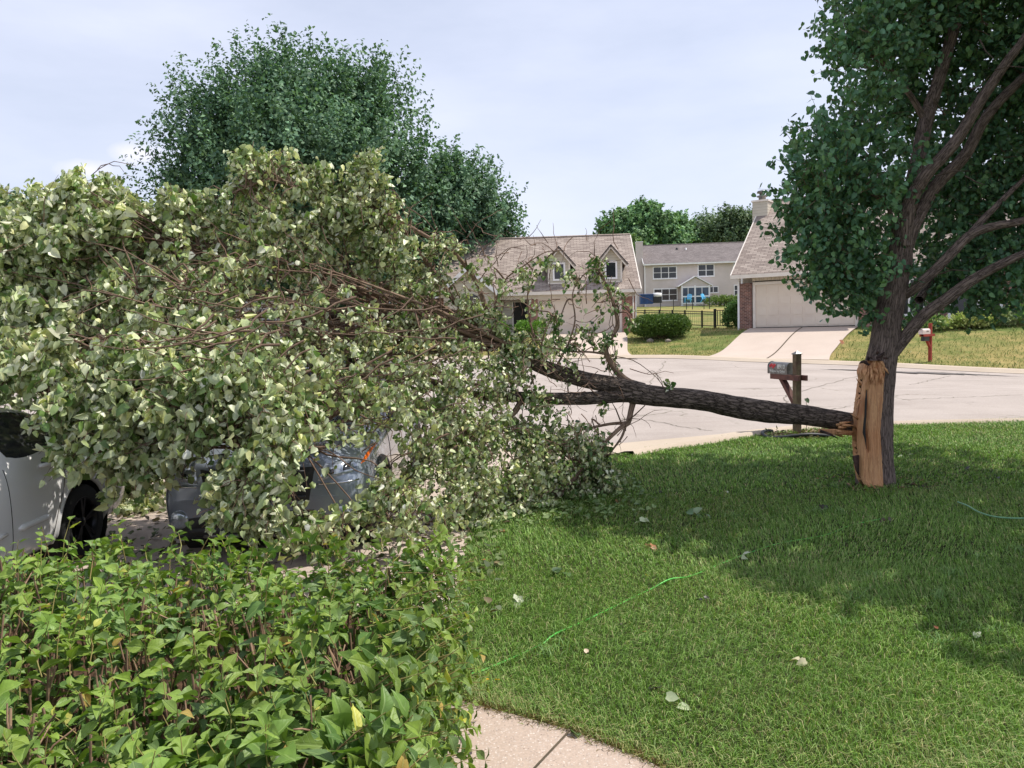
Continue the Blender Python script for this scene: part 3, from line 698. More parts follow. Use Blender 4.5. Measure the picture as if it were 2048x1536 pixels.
# two-storey house --------------------------------------------
def far_house():
    D = 98; O = P(1290, 610, D); a = R(3.5)
    h = empty('two_storey_house', (O.x, O.y, O.z), -a, label='pale two-storey house in the distance with grey roof and small gabled sunroom', cat='house')
    WH = 5.15
    MB().box((0, 0, -1), (16, 9, WH)).obj('wall', M['siding_grey'], h)
    gable_roof(h, 0, 16, -.4, 4.5, 9.4, WH, 7.9, 'shingle_grey', .15, fascia='trim_white')
    c = MB().box((-.85, 1.0, -1), (-.05, 2.4, 8.0)).obj('chimney', M['siding_grey'], h); MB().box((-.9, .95, 8.0), (0, 2.45, 8.1)).obj('chimney_crown', M['trim_white'], c)
    for x0, n, z0 in ((1.15, 3, 3.32), (6.75, 2, 3.45), (1.2, 3, .55)):
        window(h, x0, x0+n*.93, z0, z0+1.35, 0, n, 2, .12)
    window(h, 11.1, 12.0, 3.55, 4.9, 0, 1, 2, .12); window(h, 11.2, 11.9, .9, 2.1, 0, 1, 2, .1)
    window(h, 8.0, 9.1, 1.35, 2.0, 0, 2, 1, .1)
    s = MB(); s.box((4.35, -1.6, -.3), (7.75, -.01, 2.25)); s.prism([(4.35, 2.25), (7.75, 2.25), (6.05, 3.2)], -1.6, -.01); so_ = s.obj('sunroom', M['siding_grey'], h)
    r = MB(); r.slab([(3.9, -1.85, 2.15), (6.05, -1.85, 3.38), (6.05, -.02, 3.38), (3.9, -.02, 2.15)], .1); r.slab([(6.05, -1.85, 3.38), (8.2, -1.85, 2.15), (8.2, -.02, 2.15), (6.05, -.02, 3.38)], .1); r.obj('sunroom_roof', M['trim_white'], so_)
    f = MB()
    for x in (4.3, 5.9, 7.65): f.box((x, -1.68, -.3), (x+.2, -1.6, 2.2))
    for z in (0.0, .85, 2.0): f.box((4.3, -1.67, z-.08), (7.85, -1.601, z+.08))
    for x in (5.15, 6.85): f.box((x-.04, -1.66, .9), (x+.04, -1.602, 2.0))
    f.obj('sunroom_frame', M['trim_white'], so_)
    MB().box((4.5, -1.63, .05), (7.65, -1.59, 1.95)).obj('sunroom_glass', M['glass_blue'], so_)
    MB().lathe((5.7, 3.0, 7.1), [(.1, -.3), (.1, .15), (0, .2)], 8).obj('roof_vent', M['trim_white'], h)
    MB().lathe((4.6, 3.2, 7.25), [(.16, -.3), (.16, .1), (0, .14)], 8).obj('roof_vent', M['black'], h)
    MB().box((-.02, -.02, -1), (.1, .05, WH)).obj('corner_board', M['trim_white'], h)
    return O, a
FO, FA = far_house()
def fw(x, y): return loc2w(FO, FA, x, y)
# patio chairs
def chair(x, y, rz, lab):
    p = fw(x, y); z = FO.z+.05
    o = empty('patio_chair', (p[0], p[1], z), rz, label=lab, cat='chair', group='blue chairs by the sunroom')
    m = MB()
    for i in range(5): m.slab([(-.28+i*.115, .2, .38), (-.19+i*.115, .2, .38), (-.19+i*.125-.02, .45, 1.0+.05*(2-abs(i-2))), (-.30+i*.125, .45, 1.0+.05*(2-abs(i-2)))], .03)
    m.obj('backrest', M['blue_plastic'], o)
    MB().slab([(-.3, -.35, .42), (.3, -.35, .42), (.3, .25, .33), (-.3, .25, .33)], .04).obj('seat', M['blue_plastic'], o)
    for s in (-1, 1):
        MB().box((s*.3, -.4, .6), (s*.42, .35, .63)).obj('armrest', M['blue_plastic'], o)
        MB().bar((s*.34, -.33, 0), (s*.34, -.33, .6), .06, .08).obj('leg', M['blue_plastic'], o); MB().bar((s*.34, .45, 0), (s*.34, .1, .4), .06, .08).obj('leg', M['blue_plastic'], o)
chair(4.9, -3.4, R(-30), 'left one of two light blue patio chairs outside the sunroom')
chair(6.9, -3.4, R(35), 'right one of two light blue patio chairs outside the sunroom')
p = fw(11.6, -2.5); u = empty('patio_umbrella', (p[0], p[1], FO.z), label='closed white patio umbrella beside the two-storey house', cat='umbrella')
MB().tube([(0, 0, 0), (0, 0, 3.1)], .03, 6).obj('pole', M['galv'], u); MB().lathe((0, 0, 0), [(.03, .9), (.2, 1.1), (.24, 1.5), (.16, 2.2), (.14, 2.5), (.05, 3.0), (0, 3.05)], 8).obj('canopy', M['white_cloth'], u)
p = fw(-.2, -4.5); u = empty('covered_box', (p[0], p[1], FO.z), label='dark blue covered storage box left of the two-storey house', cat='box')
m = MB().box((-.9, -.5, 0), (.6, .5, 1.1)); m.obj('cover', M['blue_tarp'], u); MB().slab([(-.98, -.58, 1.16), (.68, -.58, 1.16), (.68, .58, 1.24), (-.98, .58, 1.24)], .06).obj('lid', M['blue_tarp'], u)
p = fw(1.0, -4.3); u = empty('barbecue_grill', (p[0], p[1], FO.z), label='dark barbecue grill with pale lid on the patio', cat='grill')
MB().box((-.5, -.3, .1), (.5, .3, .85)).obj('cabinet', M['black'], u); MB().lathe((0, 0, 1.0), [(0, -.5), (.3, -.5), (.34, 0), (.3, .5), (0, .5)], 12, 'x').obj('lid', M['white_cloth'], u)

# black fence in the yard between
def fence():
    f = empty('yard_fence', P(1350, 640, 56), label='low black metal fence with open rails across the back yard', cat='fence')
    xs_ = (1262, 1290, 1319, 1345, 1370, 1404, 1429); pts = [P(x, 641-(x-1260)*.012, 56-(x-1262)*.045) for x in xs_]
    pts = [Vector((p.x, p.y, float(hz(p.x, p.y)))) for p in pts]; hh = 1.02
    for i, p in enumerate(pts):
        MB().box((p.x-.05, p.y-.05, p.z-.1), (p.x+.05, p.y+.05, p.z+hh+.05)).obj('post', M['black'], f, True)
    r = MB()
    for a, b in zip(pts, pts[1:]):
        for z in (.12, .85, hh-.02): r.bar(a+Vector((0, 0, z)), b+Vector((0, 0, z)), .03, .05)
    r.obj('rail', M['black'], f, True)
    # thin mesh pickets
    g = MB()
    for a, b in zip(pts, pts[1:]):
        for k in range(1, 9): q = a.lerp(b, k/9); g.box((q.x-.006, q.y-.006, q.z+.12), (q.x+.006, q.y+.006, q.z+hh-.04))
    g.obj('picket', M['black'], f, True)
    gt = empty('fence_gate', P(1440, 645, 47.5), label='black metal gate at the end of the yard fence by the leafy garage bush', cat='gate')
    a = P(1430, 645, 48.3); b = P(1456, 645, 46.8); a.z = float(hz(a.x, a.y)); b.z = float(hz(b.x, b.y))
    for p in (a, b): MB().box((p.x-.07, p.y-.07, p.z-.1), (p.x+.07, p.y+.07, p.z+1.2)).obj('post', M['black'], gt, True)
    r = MB()
    for z in (.15, 1.1): r.bar(a+Vector((0, 0, z)), b+Vector((0, 0, z)), .04, .05)
    for k in range(1, 5): q = a.lerp(b, k/5); r.box((q.x-.02, q.y-.02, q.z+.15), (q.x+.02, q.y+.02, q.z+1.1))
    r.obj('gate_panel', M['black'], gt, True)
    c = empty('inner_fence', P(1370, 606, 84), label='thin dark wire fence posts in front of the blue chairs', cat='fence')
    pp = []
    for x in (1321, 1347, 1373, 1385, 1408, 1419):
        p = P(x, 615, 84); p.z = float(hz(p.x, p.y)); pp.append(p); MB().box((p.x-.035, p.y-.03, p.z-.1), (p.x+.035, p.y+.03, p.z+1.3)).obj('post', M['black'], c, True)
    r = MB(); 
    for a, b in zip(pp, pp[1:]): r.bar(a+Vector((0, 0, 1.1)), b+Vector((0, 0, 1.1)), .02, .02)
    r.obj('wire', M['black'], c, True)
fence()

# left neighbour, glimpsed through the leaves
def left_house():
    h = empty('neighbour_house', (-22, 47, 1.4), R(4), label='low house with grey shingle roof behind the fallen tree at the left', cat='house')
    MB().box((-6, 0, -.4), (12, 9, 2.6)).obj('wall', M['siding_grey'], h)
    gable_roof(h, -6, 12, -.4, 4.5, 9.4, 2.6, 5.4, 'shingle_grey', .3, fascia='trim_white')
    window(h, 1, 2.6, .9, 2.1, 0, 2, 2, .1); window(h, 6, 7.6, .9, 2.1, 0, 2, 2, .1)
left_house()

# ------------------------------------------------------------ distant trees
def crown_tree(name, base, top_r, clumps, n, size, colors, label, trunk_r=.3, group=None, up=.5, cat='tree', kind='diamond', shootlen=.9, width=.8, mat='leaf_far', plume=34, plume_w=.16, fill=.12):
    """clumps: list of (centre Vector, radii(3)). shoots of leaves over clumps + trunk and limbs"""
    clumps = [(c, tuple(q*.82 for q in r)) for c, r in clumps]
    o = empty(name, base, label=label, cat=cat, group=group)
    vol = np.array([r[0]*r[1]*r[2] for c, r in clumps])**(2/3); pr = vol/vol.sum(); k = plume; n = int(n*7/k)
    ids = rng.choice(len(clumps), n, p=pr)
    C = np.array([tuple(c) for c, r in clumps])[ids]; Rr = np.array([r for c, r in clumps])[ids]
    d = rdir(n); d[:, 2] = np.where(d[:, 2] < -.45, -d[:, 2], d[:, 2]); rad = .45+.5*rng.random(n)**.6
    S = C+d*Rr*rad[:, None]; sd = nrmz(d*.75+np.array([0, 0, up])+rng.normal(0, .18, (n, 3)))
    t = rng.random((n, k, 1))**1.2; ln = (shootlen*rng.uniform(.6, 1.6, n))[:, None, None]; fat = (plume_w*(1-t)**.8+.06)
    pos = S[:, None]+sd[:, None]*t*ln+np.clip(rng.normal(0, 1, (n, k, 3)), -1.5, 1.5)*fat*shootlen
    pos = pos.reshape(-1, 3); nd = nrmz(np.repeat(sd, k, 0)*.35+rng.normal(0, .7, (n*k, 3))+np.array([0, 0, -.35]))
    nn = rdir(n*k)*.45+np.repeat(sd, k, 0)*.5+np.repeat(d, k, 0)*.4+np.array([0, 0, .3])
    tintc = np.repeat(1+rng.normal(0, .16, n), k)[:, None]
    Cc = pick(colors, n*k, .10)*tintc
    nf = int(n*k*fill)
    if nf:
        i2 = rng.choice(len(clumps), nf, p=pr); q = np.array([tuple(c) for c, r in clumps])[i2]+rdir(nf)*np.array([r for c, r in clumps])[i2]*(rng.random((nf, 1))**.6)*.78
        link('inner_foliage', leaves('inner_foliage', q, rdir(nf), rdir(nf), size*1.5*rng.uniform(.7, 1.3, nf), np.full(nf, .9), pick(colors, nf, .1)*.8, kind), M[mat], o)  # same leaf colours dimmed to put shade inside the crown
    link('crown', leaves('crown', pos, nd, nn, size*rng.uniform(.7, 1.3, n*k), np.full(n*k, width), Cc, kind), M[mat], o)
    ls = []; b = np.array(base); cm = np.mean([tuple(c) for c, r in clumps], axis=0)
    ls.append(limb([b-np.array([0, 0, .3]), b*.7+cm*.3, b*.45+cm*.55+np.array([.1, .1, 0]), cm], [trunk_r, trunk_r*.8, trunk_r*.5], 8, .04, 4))
    for c, r in clumps[:40]:
        s = b*.6+cm*.4; mid = (s+np.array(tuple(c)))/2+rng.normal(0, .2, 3); ls.append(limb([s, mid, np.array(tuple(c))], [trunk_r*.35, trunk_r*.08], 5, .03, 3))
    link('trunk', limbs_mesh('trunk', ls), M['bark'], o)
    return o
GB = [(92, 124, 96), (104, 136, 102), (80, 112, 90), (118, 148, 112)]
def cl(px, py, D, r, rz=None, ry=None): return (P(px, py, D), (r, ry or r, rz or r*.9))
# the big maple behind the houses
big = [cl(*a) for a in ((430,230,47,3.6),(380,330,46,3.0),(400,410,47,3.5),(500,200,48,3.4),(560,150,48,3.0),(600,140,47,2.6),(640,190,46,3.4),(690,190,47,3.0),(740,180,48,2.8),(760,260,47,3.2),(770,330,46,3.0),
    (800,400,47,2.6),(520,320,44,4.2),(620,330,43,4.4),(700,300,44,4.0),(700,430,45,4.0),(600,440,45,4.2),(480,420,45,4.2),(390,250,48,2.2),(370,470,47,2.6),(820,450,48,2.6),(450,500,47,4),(650,520,47,4.5),(780,520,47,4),(560,240,44,3.5))]
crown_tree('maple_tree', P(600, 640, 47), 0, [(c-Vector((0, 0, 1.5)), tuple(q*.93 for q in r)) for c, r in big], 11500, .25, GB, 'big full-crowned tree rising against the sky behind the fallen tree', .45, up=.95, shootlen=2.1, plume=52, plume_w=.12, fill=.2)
mid2 = [cl(*a) for a in ((900,380,52,2.6),(940,400,52,2.6),(900,440,52,3.4),(960,440,52,2.6),(985,460,53,1.9),(870,370,52,2.0),(930,490,53,3.4),(860,440,50,3),(850,500,50,3.4))]
crown_tree('maple_tree', P(915, 620, 53), 0, [(c-Vector((0, 0, .5)), r) for c, r in mid2], 4300, .25, GB, 'smaller rounded tree left of the dormered roof, right of the big tree', .3, up=.85, shootlen=1.7, plume=48, plume_w=.12, fill=.2)
crown_tree('distant_tree', P(20, 600, 80), 0, [cl(20,440,80,3.2),cl(-40,450,80,3.6),cl(40,470,80,2.5)], 1100, .4, GB, 'small distant tree top at the far left edge of the picture', .3, up=.4, shootlen=1)
T1 = [(112, 150, 100), (130, 164, 108), (96, 132, 94)]; T2 = [(128, 150, 120), (112, 136, 114), (146, 164, 128)]; T3 = [(98, 120, 86), (118, 138, 98), (84, 108, 80)]
crown_tree('distant_tree', P(1290, 560, 122), 0, [cl(*a) for a in ((1240,460,122,4),(1290,445,122,4.2),(1320,460,122,3.6),(1270,490,120,4),(1220,480,122,3),(1340,490,122,3.4))], 2400, .5, T1, 'green rounded tree above the left end of the two-storey roof', .4, 'trees beyond the two-storey house', .3, shootlen=1.0, plume=24, plume_w=.22)
crown_tree('distant_tree', P(1350, 560, 128), 0, [cl(*a) for a in ((1352,460,128,2.8),(1365,480,128,3),(1345,500,128,3))], 1000, .45, T1[::-1], 'dark narrow tree just right of the rounded green tree above the grey roof', .4, 'trees beyond the two-storey house', .5, shootlen=1.2, plume=24, plume_w=.22)
crown_tree('distant_tree', P(1400, 560, 130), 0, [cl(*a) for a in ((1390,475,130,2.6),(1415,465,130,2.8),(1400,500,130,3.6),(1375,490,130,2.4))], 900, .42, T2, 'pale thin-crowned tree above the middle of the grey roof', .3, 'trees beyond the two-storey house', .9, shootlen=1.8, plume=24, plume_w=.22)
crown_tree('distant_tree', P(1455, 560, 126), 0, [cl(*a) for a in ((1460,455,126,3.2),(1490,462,126,3.2),(1440,475,126,3),(1475,490,126,4),(1515,470,126,3.4))], 1900, .42, T3, 'dark bushy tree above the right end of the grey roof beside the steep roof', .4, 'trees beyond the two-storey house', .6, shootlen=1.4, plume=24, plume_w=.22)
crown_tree('distant_tree', P(1268, 620, 106), 0, [cl(*a) for a in ((1264,510,106,2.0),(1268,540,106,2.0),(1260,570,106,2.2),(1268,495,106,1.4))], 900, .36, [(122, 150, 84), (104, 132, 74)], 'light green slim tree in the gap between the dormered house and the chimney', .2, None, .5, shootlen=.8)

# ------------------------------------------------------------ bushes and flower beds
def bush(name, base, clumps, n, size, colors, label, kind='oval', up=.7, group=None, cat='bush', shoot=.15, width=.8, stems=12):
    o = empty(name, base, label=label, cat=cat, group=group)
    ids = rng.integers(0, len(clumps), n); C = np.array([tuple(c) for c, r in clumps])[ids]; Rr = np.array([r for c, r in clumps])[ids]
    d = rdir(n); d[:, 2] = np.abs(d[:, 2])*np.where(rng.random(n) < .72, 1, -.75)
    S = C+d*Rr*(rng.random(n)**.18)[:, None]
    k = 5; sd = nrmz(d+np.array([0, 0, up])+rng.normal(0, .2, (n, 3))); t = np.linspace(0, 1, k)[None]
    pos = (S[:, None]+sd[:, None]*(t*shoot)[..., None]+rng.normal(0, size*.4, (n, k, 3))).reshape(-1, 3)
    pos[:, 2] = np.maximum(pos[:, 2], base[2]+.05)
    nd = nrmz(np.repeat(sd, k, 0)+rng.normal(0, .7, (n*k, 3))); nn = rdir(n*k)+np.array([0, 0, .8])
    link('foliage', leaves('foliage', pos, nd, nn, size*rng.uniform(.7, 1.3, n*k), np.full(n*k, width), pick(colors, n*k, .14), kind), M['leaf_bush'], o)
    ps = []
    for i in range(stems):
        c, r = clumps[i % len(clumps)]; e = np.array(tuple(c))+rng.normal(0, .3, 3)*np.array(r); b = np.array(base)+np.array([rng.normal(0, .12), rng.normal(0, .12), 0]); ps.append([b, (b+e)/2+rng.normal(0, .04, 3), e])
    link('stem', twigs_mesh('stem', np.array(ps), np.full(stems, .02), np.full(stems, .006), 5), M['stem'], o)
    return o
rb = G(1328, 681); b0 = (rb.x, rb.y+.9, rb.z)
W_ = 58/1538*rb.y
bush('clipped_bush', b0, [((b0[0]+dx*W_*.55, b0[1]+dy*.5, b0[2]+.68), (W_*.52, .85, .62)) for dx in (-.9, -.3, .3, .9) for dy in (-.5, .5)], 7500, .075, [(88, 116, 50), (104, 130, 54), (72, 98, 46)], 'low clipped rounded bush standing on the lawn between the two far drives', shoot=.06)
gb = G(1480, 656); b0 = (gb.x+.1, gb.y+.3, gb.z-.05)
bush('leafy_bush', b0, [((b0[0]+dx, b0[1], b0[2]+z), (.62, .6, .62)) for dx, z in ((-.35, .5), (.3, .5), (0, .85), (-.2, 1.0), (.3, 1.0))], 2200, .11, [(84, 122, 66), (64, 98, 56), (110, 142, 82)], 'dark leafy bush against the left corner of the pale garage', shoot=.12)
p = G(1455, 612); bush('yard_shrub', (p.x, p.y, p.z), [((p.x+dx, p.y, p.z+.5), (1.0, .8, .6)) for dx in (-1.6, -.5, .6, 1.6)], 900, .16, [(132, 152, 84), (104, 128, 70)], 'yellow-green shrub row behind the leafy garage bush in the far yard', shoot=.15)
# flower bed in front of the brown brick house
def bedplants():
    k = 0
    for px, py, r, cols, lab, kd, sh in ((1870, 657, .42, [(120, 150, 90), (180, 190, 130)], 'variegated hosta at the left end of the bed, below the low branches', 'oval', .14),
            (1895, 646, .55, [(176, 190, 100), (196, 206, 120)], 'large lime green hosta in the bed beside the white window', 'oval', .16),
            (1925, 653, .42, [(190, 196, 130), (150, 168, 96)], 'cream-edged hosta, first of the row under the white window', 'oval', .13),
            (1950, 652, .42, [(200, 200, 140), (160, 172, 100)], 'cream-edged hosta in the middle of the row under the white window', 'oval', .13),
            (1968, 651, .4, [(186, 196, 128), (150, 164, 96)], 'cream-edged hosta beside the yellow day lilies', 'oval', .13),
            (2008, 648, .4, [(140, 156, 110), (168, 176, 128)], 'small grey-green hosta right of the day lilies', 'oval', .12),
            (2038, 645, .6, [(110, 160, 60), (132, 178, 76)], 'bright green grassy clump in the bed at the right edge', 'diamond', .4)):
        p = G(px, py+3); p.z -= .03
        bush('hosta' if kd == 'oval' else 'ornamental_grass', (p.x, p.y, p.z), [((p.x, p.y, p.z+.18), (r, r, .28))], 160, .16 if kd == 'oval' else .3, cols, lab, kind=kd, up=1.2, cat='plant', shoot=sh, width=.75 if kd == 'oval' else .12, stems=4, group='plants in the bed by the brick house' )
    p = G(1988, 650); o = empty('day_lily', p, label='day lily clump with yellow flowers in the brick house bed', cat='flower')
    n = 90; b = np.array(p)+np.stack([rng.normal(0, .16, n), rng.normal(0, .12, n), np.zeros(n)], -1); d = nrmz(np.stack([rng.normal(0, .5, n), rng.normal(0, .4, n), np.ones(n)], -1))
    link('foliage', leaves('foliage', b, d, rdir(n), rng.uniform(.4, .7, n), np.full(n, .06), pick([(120, 150, 60), (170, 140, 90), (186, 120, 80)], n), 'oval', .5), M['leaf_bush'], o)
    m = MB()
    for dx, dz in ((-.16, .85), (.03, .88), (.12, .78), (-.05, .72)): m.tube([(p.x+dx*.3, p.y, p.z), (p.x+dx, p.y, p.z+dz)], .008, 4)
    m.obj('stalk', M['stem'], o, True)
    for dx, dz in ((-.16, .87), (.03, .9), (.12, .8)):
        f = MB()
        for q in range(6):
            a = q*math.pi/3; f.add([(p.x+dx, p.y, p.z+dz), (p.x+dx+.07*math.cos(a-.4), p.y+.07*math.sin(a-.4), p.z+dz+.04), (p.x+dx+.11*math.cos(a), p.y+.11*math.sin(a), p.z+dz+.05), (p.x+dx+.07*math.cos(a+.4), p.y+.07*math.sin(a+.4), p.z+dz+.04)], [(0, 1, 2, 3)])
        f.obj('flower', M['petal'], o, True)
bedplants()
# entry shrubs of the middle house
for px, py, s, lab in ((985, 672, .5, 'small bright shrub left of the front door of the dormered house'), (1062, 668, .45, 'small green shrub at the brick pier left of the dormered house garage')):
    p = P(px, py, 43.6); p.z = float(hz(p.x, p.y)); bush('entry_shrub', (p.x, p.y, p.z), [((p.x+d_, p.y, p.z+.4), (s, s, .45)) for d_ in (-.4, .4)], 420, .1, [(120, 160, 60), (100, 140, 56)], lab, shoot=.1, group='shrubs by the dormered house entry')

# ------------------------------------------------------------ mailboxes
def arch_box(m, x0, x1, w_, hs):
    """classic curved-top box along x"""
    pr = [(-w_/2, 0), (w_/2, 0), (w_/2, hs)]+[(w_/2*math.cos(a), hs+w_/2*math.sin(a)) for a in np.linspace(.2, math.pi-.2, 9)]+[(-w_/2, hs)]
    return m.prism([(a, b) for a, b in pr], x0, x1, 'x')
def text_obj(txt, size, mat, parent, loc, rot, ext=.0015, name='lettering'):
    cu = bpy.data.curves.new('t', 'FONT'); cu.body = txt; cu.size = size; cu.extrude = ext; cu.resolution_u = 2
    t = bpy.data.objects.new('t', cu); col.objects.link(t); bpy.context.view_layer.update()
    me = bpy.data.meshes.new_from_object(t.evaluated_get(bpy.context.evaluated_depsgraph_get())); bpy.data.objects.remove(t); bpy.data.curves.remove(cu)
    me.materials.clear(); me.materials.append(mat)
    o = bpy.data.objects.new(name, me); col.objects.link(o); o.parent = parent; o.location = loc; o.rotation_euler = rot; return o
def mailbox(base, rz, posth, label, woodm, boxm, name='mailbox', first=True):
    o = empty(name, base, rz, label=label, cat='mailbox')
    # local: the arm points to -x (towards the road), the box sits on it
    bh = 1.02
    p = MB().box((-.05, -.05, -.1), (.05, .05, posth)).obj('post', M[woodm[0]], o)
    if first:
        m = MB(); m.add([(-.062, -.062, posth+.002), (.062, -.062, posth+.002), (.062, .062, posth+.002), (-.062, .062, posth+.002), (0, 0, posth+.05)], [(0, 1, 4), (1, 2, 4), (2, 3, 4), (3, 0, 4), (3, 2, 1, 0)]); m.box((-.062, -.062, posth-.012), (.062, .062, posth+.001)); m.obj('post_cap', M['galv'], p)
    MB().box((-.62, -.052-.04, bh-.09), (.16, -.052, bh)).obj('arm', M[woodm[1]], o)
    MB().box((-.62, .052, bh-.09), (.16, .092, bh)).obj('arm', M[woodm[1]], o)
    MB().bar((-.42, 0, bh-.06), (-.03, 0, bh-.5), .09, .07).obj('brace', M[woodm[1]], o)
    m = MB(); arch_box(m, -.68, -.16, .17, .12); b = m.obj('box', M[boxm], o); b.location = (0, 0, bh+.001)
    d = MB(); arch_box(d, -.70, -.683, .178, .124); d = d.obj('box_door', M[boxm], b)
    MB().box((-.715, -.02, .16), (-.70, .02, .19)).obj('door_latch', M['galv'], d)
    return o, b, bh
mb = G(1594, 871)
MR = R(-74)
mo, bx, bh = mailbox(mb, MR, 1.38, 'grey metal mailbox numbered 8910 on a weathered brown post behind the fallen trunk', ('moss_wood', 'brown_wood'), 'galv')
text_obj('8910', .105, M['letter'], bx, (-.42, -.0875, .095), (R(90), 0, 0), .001)
text_obj('Willow Ivy Drive', .062, M['letter'], bx, (-.64, -.0875, .03), (R(90), 0, 0), .001)
m = MB()
for q, (cx, cz) in enumerate(((-.62, .135), (-.54, .12), (-.58, .155), (-.5, .15))):
    pts = [(cx+.032*math.cos(a)*(1+.25*math.cos(5*a)), cz+.026*math.sin(a)*(1+.25*math.cos(5*a))) for a in np.linspace(0, 2*math.pi, 16)[:-1]]
    m.prism(pts, -.0895, -.0855)
m.obj('flower_decal', M['red'], bx)
mb2 = G(1860, 722)
mo2, bx2, bh2 = mailbox(mb2, R(35), 1.42, 'pale mailbox on a red wooden post on the lawn across the road', ('red_paint', 'red_paint'), 'whitebox', first=False)
text_obj('8914', .09, M['letter_dark'], bx2, (-.45, -.0875, .07), (R(90), 0, 0), .001)
nb = MB().box((-.55, -.07, bh2-.26), (-.2, .07, bh2-.095)).obj('paper_tube', M['black'], mo2)
# mulch ring with edging, stones and a small plant at the near mailbox
er = G(1600, 873); o = empty('bed_edging', er, label='dark bent plastic bed edging around the near mailbox', cat='edging')
pts = [(er.x+.62*math.cos(a), er.y+.36*math.sin(a), .05+.03*math.sin(3*a)) for a in np.linspace(2.2, 5.6, 20)]
MB().tube(pts, .03, 6).obj('edging', M['black'], o, True)
tag(link('mailbox_bed', mesh_np('mailbox_bed', [(er.x+.55*math.cos(a), er.y+.33*math.sin(a), .02) for a in np.linspace(0, 2*math.pi, 33)[:-1]], [tuple(range(32))]), M['mulch']), kind='structure')
n = 220; th = rng.uniform(0, 6.28, n); rr = rng.random(n)**.5
link_ = tag(link('leaf_litter', leaves('leaf_litter', np.stack([er.x+.6*rr*np.cos(th), er.y-.02+.38*rr*np.sin(th), rng.uniform(.02, .1, n)], -1), rdir(n)*np.array([1, 1, .3]), rdir(n)+np.array([0, 0, 1.]), rng.uniform(.04, .09, n), np.full(n, .8), pick([(150, 132, 98), (120, 100, 74), (96, 92, 60), (100, 120, 60)], n), 'oval'), M['leaf_bush']), kind='stuff')
p = G(1612, 870); o = empty('mailbox_sprig', p, label='thin leafy sprig growing beside the near mailbox post', cat='plant')
MB().tube([(p.x, p.y, 0), (p.x+.02, p.y, .3), (p.x, p.y, .62)], .005, 4).obj('stem', M['twig'], o, True)
q = np.array([(p.x, p.y, .62), (p.x-.02, p.y, .4), (p.x+.03, p.y, .42), (p.x+.02, p.y, .3), (p.x-.03, p.y, .33), (p.x+.04, p.y, .5)])
link('foliage', leaves('foliage', q, rdir(6)+np.array([0, 0, -.4]), np.tile([0, -1., .2], (6, 1)), np.array([.1, .12, .07, .07, .06, .06]), np.full(6, .8), pick([(60, 84, 50)], 6), 'heart'), M['leaf_tree'], o)
# orange marker flag by the right drive
p = G(1683, 700); o = empty('marker_flag', p, label='small orange and white utility flag on the grass edge of the right drive', cat='flag')
MB().tube([(0, 0, 0), (.02, 0, .42)], .006, 4).obj('wire', M['galv'], o); MB().slab([(-.1, 0, .42), (.02, 0, .44), (.13, 0, .28), (.0, 0, .24)], .004).obj('pennant', M['orange'], o)
# small stones under the clipped bush
for dx, s, lab in ((-6, .16, 'pale stone half under the left side of the clipped bush'), (6, .13, 'pale stone under the middle of the clipped bush')):
    p = G(1318+dx*3, 683); me = MB().lathe((0, 0, 0), [(0, -.3*s), (s, -.1*s), (s*.9, .5*s), (s*.4, .9*s), (0, s)], 7); oo = me.obj('garden_stone', M['stone']); oo.location = p; oo.scale = (1.3, .9, 1); tag(oo, lab, 'stone')
# ------------------------------------------------------------ cars
def shell_mesh(stations, zones, level=2):
    """loft half rings to a closed symmetric car shell, subdivide, keep a zone number on every face"""
    k = len(stations[0][1]); V = []; F = []; Zn = []
    ring = 2*k-2
    for x, r in stations:
        for y, z in r: V.append((x, y, z))
        for y, z in r[-2:0:-1]: V.append((x, -y, z))
    for i in range(len(stations)-1):
        for j in range(ring):
            F.append((i*ring+j, (i+1)*ring+j, (i+1)*ring+(j+1) % ring, i*ring+(j+1) % ring)); jj = j if j < k-1 else ring-1-j
            Zn.append(zones(i, jj))
    for i, rev in ((0, False), (len(stations)-1, True)):
        for j in range(k-2):
            a, b = i*ring+j, i*ring+j+1; c = i*ring+(ring-j-1) % ring; d = i*ring+(ring-j) % ring
            if j == 0: f = (i*ring, i*ring+1, i*ring+ring-1)
            else: f = (a, b, c, d)
            F.append(f if not rev else f[::-1]); Zn.append(zones(-1 if not rev else -2, j))
        f = (i*ring+k-2, i*ring+k-1, i*ring+k); F.append(f if not rev else f[::-1]); Zn.append(zones(-1 if not rev else -2, k-2))
    me = bpy.data.meshes.new('shell'); me.from_pydata(V, [], F)
    nz = max(Zn)+1
    for z in range(nz): me.materials.append(M['black'])
    for p, z in zip(me.polygons, Zn): p.material_index = z
    bm = bmesh.new(); bm.from_mesh(me); bmesh.ops.recalc_face_normals(bm, faces=bm.faces); cl_ = bm.edges.layers.float.new('crease_edge')
    for e in bm.edges:
        if len(e.link_faces) == 2 and e.link_faces[0].material_index != e.link_faces[1].material_index: e[cl_] = .55
    bm.to_mesh(me); bm.free()
    o = bpy.data.objects.new('tmp', me); col.objects.link(o); s = o.modifiers.new('s', 'SUBSURF'); s.levels = level; s.render_levels = level
    bpy.context.view_layer.update()
    out = bpy.data.meshes.new_from_object(o.evaluated_get(bpy.context.evaluated_depsgraph_get())); bpy.data.objects.remove(o)
    return out
